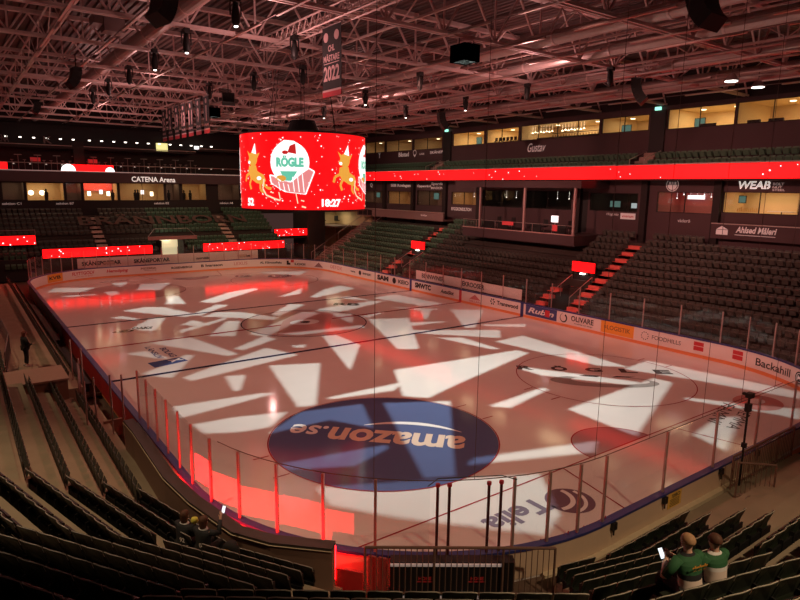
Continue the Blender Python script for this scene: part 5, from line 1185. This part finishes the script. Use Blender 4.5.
b = MB(); b.box(-13.5, -6.9, 16.6, -12.6, -6.0, 17.5); b.box(-14.0, -7.2, 16.8, -13.6, -6.2, 17.2); tag(b.build('ventilation_box', M_STEELD), 'square grey ventilation box under the left roof trusses', 'ventilation box')
# banners
BX = -6.2
def banner(y0, w, z0, z1, lab):
    t = thing('banner', lab, 'banner'); b = MB(); b.box(BX-.01, y0-w, z0, BX+.01, y0, z1); b.build('cloth', M_BAN, t); b = MB(); b.box(BX-.015, y0-w, z0, BX+.015, y0, z0+.22); b.build('red_border', M_BANR, t); b = MB(); b.box(BX-.015, y0-w, z0+.22, BX+.015, y0, z0+.3); b.build('pale_border', M_BANL, t)
    b = MB(); b.tube((BX, y0-w-.05, z1), (BX, y0+.05, z1), .03, 6); b.build('hanging_bar', M_STEELD, t); return t
def bt(t, s, yc, z, h, w=None): sign('print', t, s, (BX-.025, yc, z), (0, -1, 0), (0, 0, 1), M_BANL, w, h, .03, 0, 'C')
t = banner(-14.2, 1.6, 13.5, 16.4, 'large black championship banner reading 2022 with a red lower edge'); bt(t, '2022', -15.0, 14.15, .62, 1.35); bt(t, 'MÄSTARE', -15.0, 14.95, .32, 1.35); bt(t, 'CHL', -15.0, 15.35, .26, .55)
b = MB(); b.box(BX-.025, -15.65, 14.86, BX-.02, -14.35, 14.89)
b.build('print_rule', M_BANL, t)
for y in (-14.55, -15.45): b = MB(); b.tube((BX-.03, y, 15.95), (BX-.02, y, 15.95), .2, 16); b.build('badge_print', M_BANL, t)
for i, s in enumerate(('1', '9', '11', '13', '19', '2', '25')):
    y = .55+1.6*i+1.0; t = banner(y, 1.02, 12.95, 15.25, 'black retired number banner with a red edge, number '+{'1': 'one', '9': 'nine', '11': 'eleven', '13': 'thirteen', '19': 'nineteen', '2': 'two', '25': 'twenty-five'}[s]); bt(t, s, y-.51, 13.72, .95, .22 if s == '1' else (.42 if len(s) == 1 else .75)); bt(t, 'SPELARE', y-.51, 13.42, .14, .8)
    b = MB(); b.tube((BX-.03, y-.51, 14.95), (BX-.02, y-.51, 14.95), .15, 12); b.build('badge_print', M_BANL, t)
# safety net cords behind the near goal
t = thing('safety_net', 'thin dark suspension cords of the net above the near end glass', 'net')
for x in (-12.6, -10.7, -7.4, -5.0, -2.2, .2, 2.6, 5.0):
    yb = -HL if x > -7 else -22.3-math.sqrt(max(0, 64-(x+7)**2)); b = MB(); b.tube((x, yb, 2.95), (x, yb, 16.5), .008, 4); b.build('cord', mat('net_cord', (.12, .07, .06), .8), t)
b = MB(); 
for a, c in zip(steps(24, 52, .6)[:-1], steps(24, 52, .6)[1:]): (x0, y0), _ = rink(a, .07); (x1, y1), _ = rink(c, .07); b.tube((x0, y0, 2.99), (x1, y1, 2.99), .012, 5)
b.build('edge_rope', mat('net_cord', (.12, .07, .06), .8), t)

# ================================================================= left side: camera platform, benches, rails
t = thing('camera_platform', 'tan box shaped camera platform in the left stand', 'platform'); b = MB(); b.box(-18.95, -12.3, .5, -16.85, -10.2, 1.92); b.build('cladding', M_TAN, t); b = MB(); b.box(-19.0, -12.35, 1.92, -16.8, -10.15, 2.0); b.build('top_panel', mat('tan_top', (.42, .26, .2), .6), t)
b = MB(); b.box(-16.0, -9, -.02, -15.13, 16, .12); structure(b.build('floor_bench', M_FLOOR))
for y0, y1, nm in ((-8.8, -1, 'near'), (1, 14, 'far')):
    t = thing('players_bench', f'dark players bench along the left boards, the {nm} one', 'bench'); b = MB(); b.box(-15.85, y0, .5, -15.5, y1, .58); b.build('seat', M_BLACK, t)
    for k in range(5): y = y0+.3+(y1-y0-.6)*k/4; b = MB(); b.box(-15.8, y-.04, .12, -15.55, y+.04, .5); b.build('leg', M_BLACK, t)
b = MB(); b.box(-15.16, -16, .14, -15.13, 3, 1.04); tag(b.build('bench_cladding', mat('red_bench_panel', (.5, .03, .03), .5)), 'red inner cladding of the boards along the players bench', 'panel')
b = MB(); b.box(-16.05, -14.7, .1, -15.4, -14.6, .75); tag(b.build('bench_end', M_TAN), 'small tan end wall of the bench below the first left glass post', 'panel')
for i, (x, y, z1) in enumerate(((-16.43, -15.6, 2.8), (-16.75, -15.7, 2.75), (-16.5, -12.5, 2.6), (-16.2, -8.6, 2.7), (-15.95, -15.9, 2.9), (-16.25, -11.0, 2.4), (-16.0, -10.1, 2.6), (-15.6, -16.1, 2.9))):
    b = MB(); b.tube((x, y, .12 if x > -16.4 else .82), (x, y, z1), .035, 6); tag(b.build('bench_post', M_POSTR), f'thin upright post beside the players bench, {ORD[i]} of eight', 'post', 'posts around the players bench')
railing('stand_railing', [(-18.7, -8.5), (-18.3, -4.5), (-18.4, 1.0)], 1.4, 2.45, 'grey bar railing in the left stand beside the standing person', .35, None, M_STEELD, .025)
structure(MB().box(-60, -60, -.3, 40, 50, -.13).build('floor_concourse', M_FLOOR))

# ================================================================= people
def skin(name, J, E, m, parent, root):
    names = list(J); me = bpy.data.meshes.new(name); me.from_pydata([J[k][0] for k in names], [(names.index(a), names.index(c)) for a, c in E], [])
    o = bpy.data.objects.new(name, me); COL.objects.link(o); o.parent = parent; me.materials.append(m)
    md = o.modifiers.new('skin', 'SKIN'); md.use_smooth_shade = True; o.modifiers.new('sub', 'SUBSURF').render_levels = 1
    sv = me.skin_vertices[0].data
    for i, k in enumerate(names): r = J[k][1]; sv[i].radius = (r, r) if not isinstance(r, tuple) else r; sv[i].use_root = k == root
    return o
def lerp(a, b, t): return tuple(a[i]+(b[i]-a[i])*t for i in range(3))
def hand(J, E, wrist, tip_dir, side, key, up=(0, 0, 1)):
    d = Vector(tip_dir).normalized(); u = Vector(up); s = d.cross(u).normalized(); w = Vector(wrist); pal = w+d*.07
    J[key+'palm'] = (tuple(pal), .026); E.append((key+'wrist', key+'palm'))
    for i, (o, ln) in enumerate(((-.03, .06), (-.01, .072), (.01, .068), (.03, .052))):
        a = pal+s*o+d*.03; c = a+d*ln*.6; e = c+d*ln*.4-u.cross(s)*0-Vector((0, 0, .02)); p0 = f'{key}f{i}'
        J[p0+'a'] = (tuple(a), .0095); J[p0+'b'] = (tuple(c), .0085); J[p0+'c'] = (tuple(e), .007); E.extend([(key+'palm', p0+'a'), (p0+'a', p0+'b'), (p0+'b', p0+'c')])
    a = w+d*.03+s*side*.03; c = a+d*.035+s*side*.025; J[key+'t1'] = (tuple(a), .011); J[key+'t2'] = (tuple(c), .008); E.extend([(key+'wrist', key+'t1'), (key+'t1', key+'t2')])
def ring(cx, cy, z, rx, ry, n=14): return [(cx+rx*math.cos(2*PI*i/n), cy+ry*math.sin(2*PI*i/n), z) for i in range(n)]
def person(lab, loc, rz, seated, hands, skinm, hairm, jersey, bands, trouser, shoe=None, longhair=False, group=None, print_=None, head_turn=0., lean=.0, k=1.06):
    """x to the right, y forward, z up from the floor; hands = (left, right) wrist points"""
    t = thing('person', lab, 'person', loc, rz, group)
    if seated: t.scale = (k, k, k)
    hz = .5 if seated else .95
    hip = (0, 0, hz); ch = (0, lean*.5, hz+.34); nk = (0, lean, hz+.53); hd = (0, lean+.03, hz+.67); tp = (0, lean+.02, hz+.77)
    J = {'hip': (hip, (.15, .11)), 'belly': (lerp(hip, ch, .5), (.135, .1)), 'chest': (ch, (.155, .105)), 'neck': (nk, .05), 'jaw': (lerp(nk, hd, .55), (.062, .07)), 'head': (hd, (.078, .095)), 'top': (tp, (.06, .072)), 'nose': ((hd[0]+.11*math.sin(head_turn), hd[1]+.11*math.cos(head_turn), hd[2]-.01), .012)}
    E = [('hip', 'belly'), ('belly', 'chest'), ('chest', 'neck'), ('neck', 'jaw'), ('jaw', 'head'), ('head', 'top'), ('head', 'nose')]
    for s, k, hw in ((-1, 'l', hands[0]), (1, 'r', hands[1])):
        sh = (s*.185, lean*.9, hz+.44); J[k+'ear'] = ((hd[0]+s*.088*math.cos(head_turn), hd[1]-s*.088*math.sin(head_turn), hd[2]-.01), .016); E.append(('head', k+'ear'))
        J[k+'sh'] = (sh, .058); E.append(('chest', k+'sh'))
        mid = lerp(sh, hw, .5); L = math.dist(sh, hw); bend = math.sqrt(max(.0, .28**2-(L/2)**2)); el = (mid[0]+s*bend*.6, mid[1]-bend*.2, mid[2]-bend*.75)
        J[k+'el'] = (el, .042); J[k+'wrist'] = (tuple(hw), .028); E += [(k+'sh', k+'el'), (k+'el', k+'wrist')]
        hand(J, E, hw, Vector(hw)-Vector(el), -s, k)
        if seated: kn = (s*.13, .45, hz+.02); an = (s*.13, .43, .09)
        else: kn = (s*.1, .04, .5); an = (s*.11, 0, .08)
        J[k+'thigh'] = ((s*.1, 0.02 if not seated else .06, hz-.03), .085); J[k+'kn'] = (kn, .058); J[k+'an'] = (an, .04); J[k+'toe'] = ((an[0], an[1]+.17, .04), .035); E += [('hip', k+'thigh'), (k+'thigh', k+'kn'), (k+'kn', k+'an'), (k+'an', k+'toe')]
    skin('body', J, E, skinm, t, 'hip')
    # hair cap, eyes
    b = MB(); rs = []
    for i in range(7):
        a = -.35+(PI/2+.35)*i/6; rs.append(ring(hd[0]-.02*math.sin(head_turn), hd[1]-.018, hd[2]+.03+.1*math.sin(a), .09*math.cos(a)+.004, .108*math.cos(a)+.004))
    if longhair: rs = [ring(hd[0], hd[1]-.05, hd[2]-.2, .07, .05), ring(hd[0], hd[1]-.045, hd[2]-.08, .09, .08)]+rs
    b.loft(rs); b.build('hair', hairm, t, None, True)
    for s in (-1, 1): b = MB(); p = Vector((s*.032, lean+.03+.088, hd[2]+.012)); b.tube(p, p+Vector((0, .01, 0)), .011, 8); b.build('eye', M_BLACK, t)
    b = MB(); p = (0, lean+.03+.083, hd[2]-.055); b.box(p[0]-.02, p[1], p[2]-.004, p[0]+.02, p[1]+.012, p[2]+.004); b.build('mouth', mat('lip', (.45, .17, .14), .5), t)
    # jersey: rings with colour bands
    zs = [(-.06, .185, .15), (.04, .18, .145), (.12, .175, .14), (.2, .18, .14), (.28, .195, .142), (.34, .205, .142), (.4, .215, .135), (.455, .2, .115), (.5, .12, .085), (.535, .075, .07)]
    b = MB(); rg = [ring(0, lean*max(0, z)/.5, hz+z, rx, ry, 18) for z, rx, ry in zs]
    for i in range(len(rg)-1): b.loft([rg[i], rg[i+1]], bands[i], caps=False)
    jo = b.build('jersey', jersey, t, None, True)
    for s, k in ((-1, 'l'), (1, 'r')):
        sh, el, wr = J[k+'sh'][0], J[k+'el'][0], J[k+'wrist'][0]; b = MB(); b.tube(lerp(sh, el, -.12), el, .078, 10, .062, bands[6]); b.tube(lerp(el, wr, -.05), lerp(el, wr, .85), .06, 10, .045, bands[1]); b.build('sleeve', jersey, t, None, True)
    if print_: sign('jersey_print', t, print_[0], (print_[3], lean*.4-.16, hz+print_[1]), (1, 0, 0), (0, 0, 1), print_[2], None, .11, .03, 0, 'C')
    J2 = {'w': ((0, 0, hz+.03), (.165, .125))}; E2 = []
    for s, k in ((-1, 'l'), (1, 'r')):
        J2[k+'a'] = (J[k+'thigh'][0], .1); J2[k+'b'] = (J[k+'kn'][0], .07); J2[k+'c'] = (lerp(J[k+'kn'][0], J[k+'an'][0], .9), .055); E2 += [('w', k+'a'), (k+'a', k+'b'), (k+'b', k+'c')]
    skin('trousers', J2, E2, trouser, t, 'w')
    for s, k in ((-1, 'l'), (1, 'r')):
        a = J[k+'an'][0]; b = MB(); b.loft([[(a[0]+w*c, a[1]+y, z) for c, z in ((-1, 0), (1, 0), (1, h*.6), (.5, h), (-.5, h), (-1, h*.6))] for y, w, h in ((-.09, .04, .1), (0, .048, .11), (.1, .05, .07), (.2, .03, .04))]); b.build('shoe', shoe or M_SHOE, t)
    return t
def facing(N): return math.atan2(N.x, -N.y)
def sit(N, T, s, d, z, o=.31): p = T*s+N*(d-o); return (p.x, p.y, z-.85)
def lower_pan(loc):
    best = min((o for o in bpy.data.objects if o.name.startswith('folding_seat')), key=lambda o: (o.location-Vector(loc)).length)
    for c in best.children:
        if c.name.startswith('seat_pan'):
            b = MB(); b.box(-.21, .13, .40, .21, .52, .45); o = b.build('seat_pan', c.data.materials[0], best); me = o.data; bpy.data.objects.remove(o); c.data = me
for s, i in ((-2.1, 0), (-1.6, 1)):
    loc = sit(ND, TD, s, dD(6), zD(6)); lower_pan((TD*s+ND*dD(6)).to_3d()+Vector((0, 0, zD(6)-.85)))
    if i == 0: person('person with fair hair in a green and pale jersey holding a lit phone', loc, facing(ND), True, ((-.2, .3, .85), (.05, .32, .8)), M_SKIN2, M_HAIRL, [M_PINKJ, M_GREENJ, M_BLACKJ], [0, 0, 0, 2, 1, 1, 1, 1, 2], M_DARKC, print_=('***', .36, M_ORANGE, .0), lean=.12)
    else: person('person with brown hair in a green shouldered pale jersey', loc, facing(ND), True, ((-.12, .35, .66), (.14, .35, .66)), M_SKIN2, M_HAIRB, [M_PINKJ, M_GREENJ, M_WHITE], [0, 0, 0, 0, 2, 1, 1, 1, 2], M_DARKC, lean=.08, k=1.)
def phone(lab, loc, rz, tilt):
    t = thing('phone', lab, 'phone', loc, rz); t.rotation_euler = (tilt, 0, rz); b = MB(); b.box(-.042, -.006, -.08, .042, .006, .08); b.build('case', M_BLACK, t); b = MB(); b.box(-.038, -.0075, -.075, .038, -.006, .075); b.build('screen', M_PHONE, t)
p = sit(ND, TD, -2.1, dD(6), zD(6)); F = -ND.to_3d(); X = TD.to_3d()
phone('lit phone held up by the fair haired person in the green jersey', Vector(p)+X*-.21+F*.42+Vector((0, 0, .93)), facing(ND), R(-35))
for s, i in ((13.35, 0), (13.9, 1)):
    loc = sit(NC, TC, s, dC(1), zL(1), .27); lower_pan((TC*s+NC*dC(1)).to_3d()+Vector((0, 0, zL(1)-.85)))
    person('person in a black jersey by the tan wall, left of the pair' if i == 0 else 'person in a black jersey raising a white phone by the tan wall', loc, facing(NC), True, ((-.12, .36, .66), (.14, .36, .66)) if i == 0 else ((-.05, .3, .7), (.2, .38, 1.12)), M_SKIN, M_HAIRB, [M_PINKJ, M_BLACKJ, M_WHITE], [0, 1, 1, 1, 1, 1, 1, 1, 2], M_DARKC, longhair=True, print_=('04' if i else '92', .14, M_WHITE, .08), lean=.03 if i else .06, k=1.)
p = sit(NC, TC, 13.9, dC(1), zL(1), .27); F = -NC.to_3d(); X = TC.to_3d()
phone('white lit phone held up by the person in the black jersey', Vector(p)+X*.2+F*.5+Vector((0, 0, 1.26)), facing(NC), R(-25))
p = sit(NC, TC, 13.35, dC(1), zL(1), .27); b = MB(); b.loft([ring(0, 0, z, r, r) for z, r in ((0, .05), (.05, .085), (.12, .07), (.15, .02))]); o = b.build('yellow_scarf', M_YELLOW, None, tuple(Vector(p)+X*.2+F*.16+Vector((0, 0, .98))), True); tag(o, 'small bunched yellow scarf on the shoulder between the two black jerseys', 'scarf')
p = sit(NC, TC, 14.7, dC(1), zL(1), .27); t = thing('jacket', 'dark jacket with an orange print hung over the seat beside the two black jerseys', 'jacket', tuple(Vector(p)+Vector((0, 0, .5))), facing(NC)); b = MB(); b.loft([ring(0, -.05, z, r, .11) for z, r in ((0, .2), (.15, .22), (.3, .2), (.4, .1))]); b.build('cloth', M_DARKC, t, None, True); b = MB(); b.box(-.1, -.175, .12, .06, -.16, .28); b.build('print', M_ORANGE, t)
person('standing person in dark clothes with pale shoes on the left walkway', (-17.75, -5.6, .96), R(-75), False, ((-.2, .2, 1.05), (.18, .26, 1.1)), M_SKIN, mat('auburn_hair', (.2, .05, .03), .7), [M_DARKC], [0]*9, M_DARKC, M_SHOE, True)

# ================================================================= light of the hall
def spotl(x, y, z, tx, ty, tz, power, col, size, blend=.8, rad=.3):  # serves the overhead floods and the added fill spots
    l = bpy.data.lights.new('hall_flood_fill', 'SPOT'); l.energy = power; l.color = col; l.spot_size = R(size); l.spot_blend = blend; l.shadow_soft_size = rad
    o = bpy.data.objects.new('hall_flood_fill', l); COL.objects.link(o); o.location = (x, y, z); o.rotation_euler = (Vector((tx, ty, tz))-Vector((x, y, z))).to_track_quat('-Z', 'Y').to_euler()
ROSE = (1, .29, .19); WARM = (1, .7, .42)
for x, y in ((-8.5, -20), (8.5, -20), (-8.5, -1), (8.5, -1), (-8.5, 18), (8.5, 18)): spotl(x, y, 16.0, x*.9, y, 0, 2150, ROSE, 110)
spotl(-21, -25, 16, -19.6, -24, 1, 3000, WARM, 64); spotl(-10, -43, 15.5, -9, -35, 2, 4200, WARM, 70); spotl(-26, -6, 15, -19.3, -8, 1, 2200, WARM, 70); spotl(-12, 22, 13, -18.5, 23, 1.5, 1500, (1, .04, .03), 50)  # last spot: added, unseen, gives the far left corner its red cast
for y, c in ((-22, (1, .42, .34)), (-10, (1, .4, .32)), (4, (1, .5, .4)), (18, (1, .6, .45))): spotl(-2, y, 16.0, 22, y+1, 5, 7200, c, 62)  # added spots with no fixture, brighten the right stand from the rink side
spotl(4, 16, 15.5, 8, 37, 4, 3800, WARM, 70); spotl(-9, 16, 15.5, -9, 37, 5, 1500, (1, .55, .4), 70)  # added spots that brighten the far stand seats
for x, y in ((-8.3, -13.4), (-8.3, 5), (-8.3, 23), (7.6, -13.4), (7.6, 5), (7.6, 23)):
    l = bpy.data.lights.new('ceiling_fill', 'POINT'); l.energy = 300; l.color = (1, .5, .46); l.shadow_soft_size = .25; o = bpy.data.objects.new('ceiling_fill', l); COL.objects.link(o); o.location = (x, y, 15.0)  # added pink points that lift the roof, no fixture there
W = bpy.data.worlds.new('hall_air'); SC.world = W; W.use_nodes = True; bg = W.node_tree.nodes['Background']; bg.inputs[0].default_value = (1, .48, .42, 1); bg.inputs[1].default_value = .05

# ================================================================= camera
cam = bpy.data.cameras.new('camera'); cam.sensor_width = 36; cam.lens = 612.2*36/800; cam.clip_end = 300; cam.clip_start = .05
co = bpy.data.objects.new('camera', cam); COL.objects.link(co); SC.camera = co
yaw, pit, rol = .6305, .17987, .01364
F = Vector((math.sin(yaw)*math.cos(pit), math.cos(yaw)*math.cos(pit), -math.sin(pit))); Rr = F.cross(Vector((0, 0, 1))).normalized(); U = Rr.cross(F)
R2 = Rr*math.cos(rol)+U*math.sin(rol); U2 = -Rr*math.sin(rol)+U*math.cos(rol)
M = Matrix.Identity(4)
for i in range(3): M[i][0], M[i][1], M[i][2], M[i][3] = R2[i], U2[i], -F[i], (-20.0009, -39.0923, 9.6144)[i]
co.matrix_world = M
SC.cycles.max_bounces = 8; SC.cycles.transparent_max_bounces = 16; SC.cycles.diffuse_bounces = 3; SC.cycles.glossy_bounces = 4
SC.cycles.use_denoising = True; SC.cycles.sample_clamp_indirect = 4
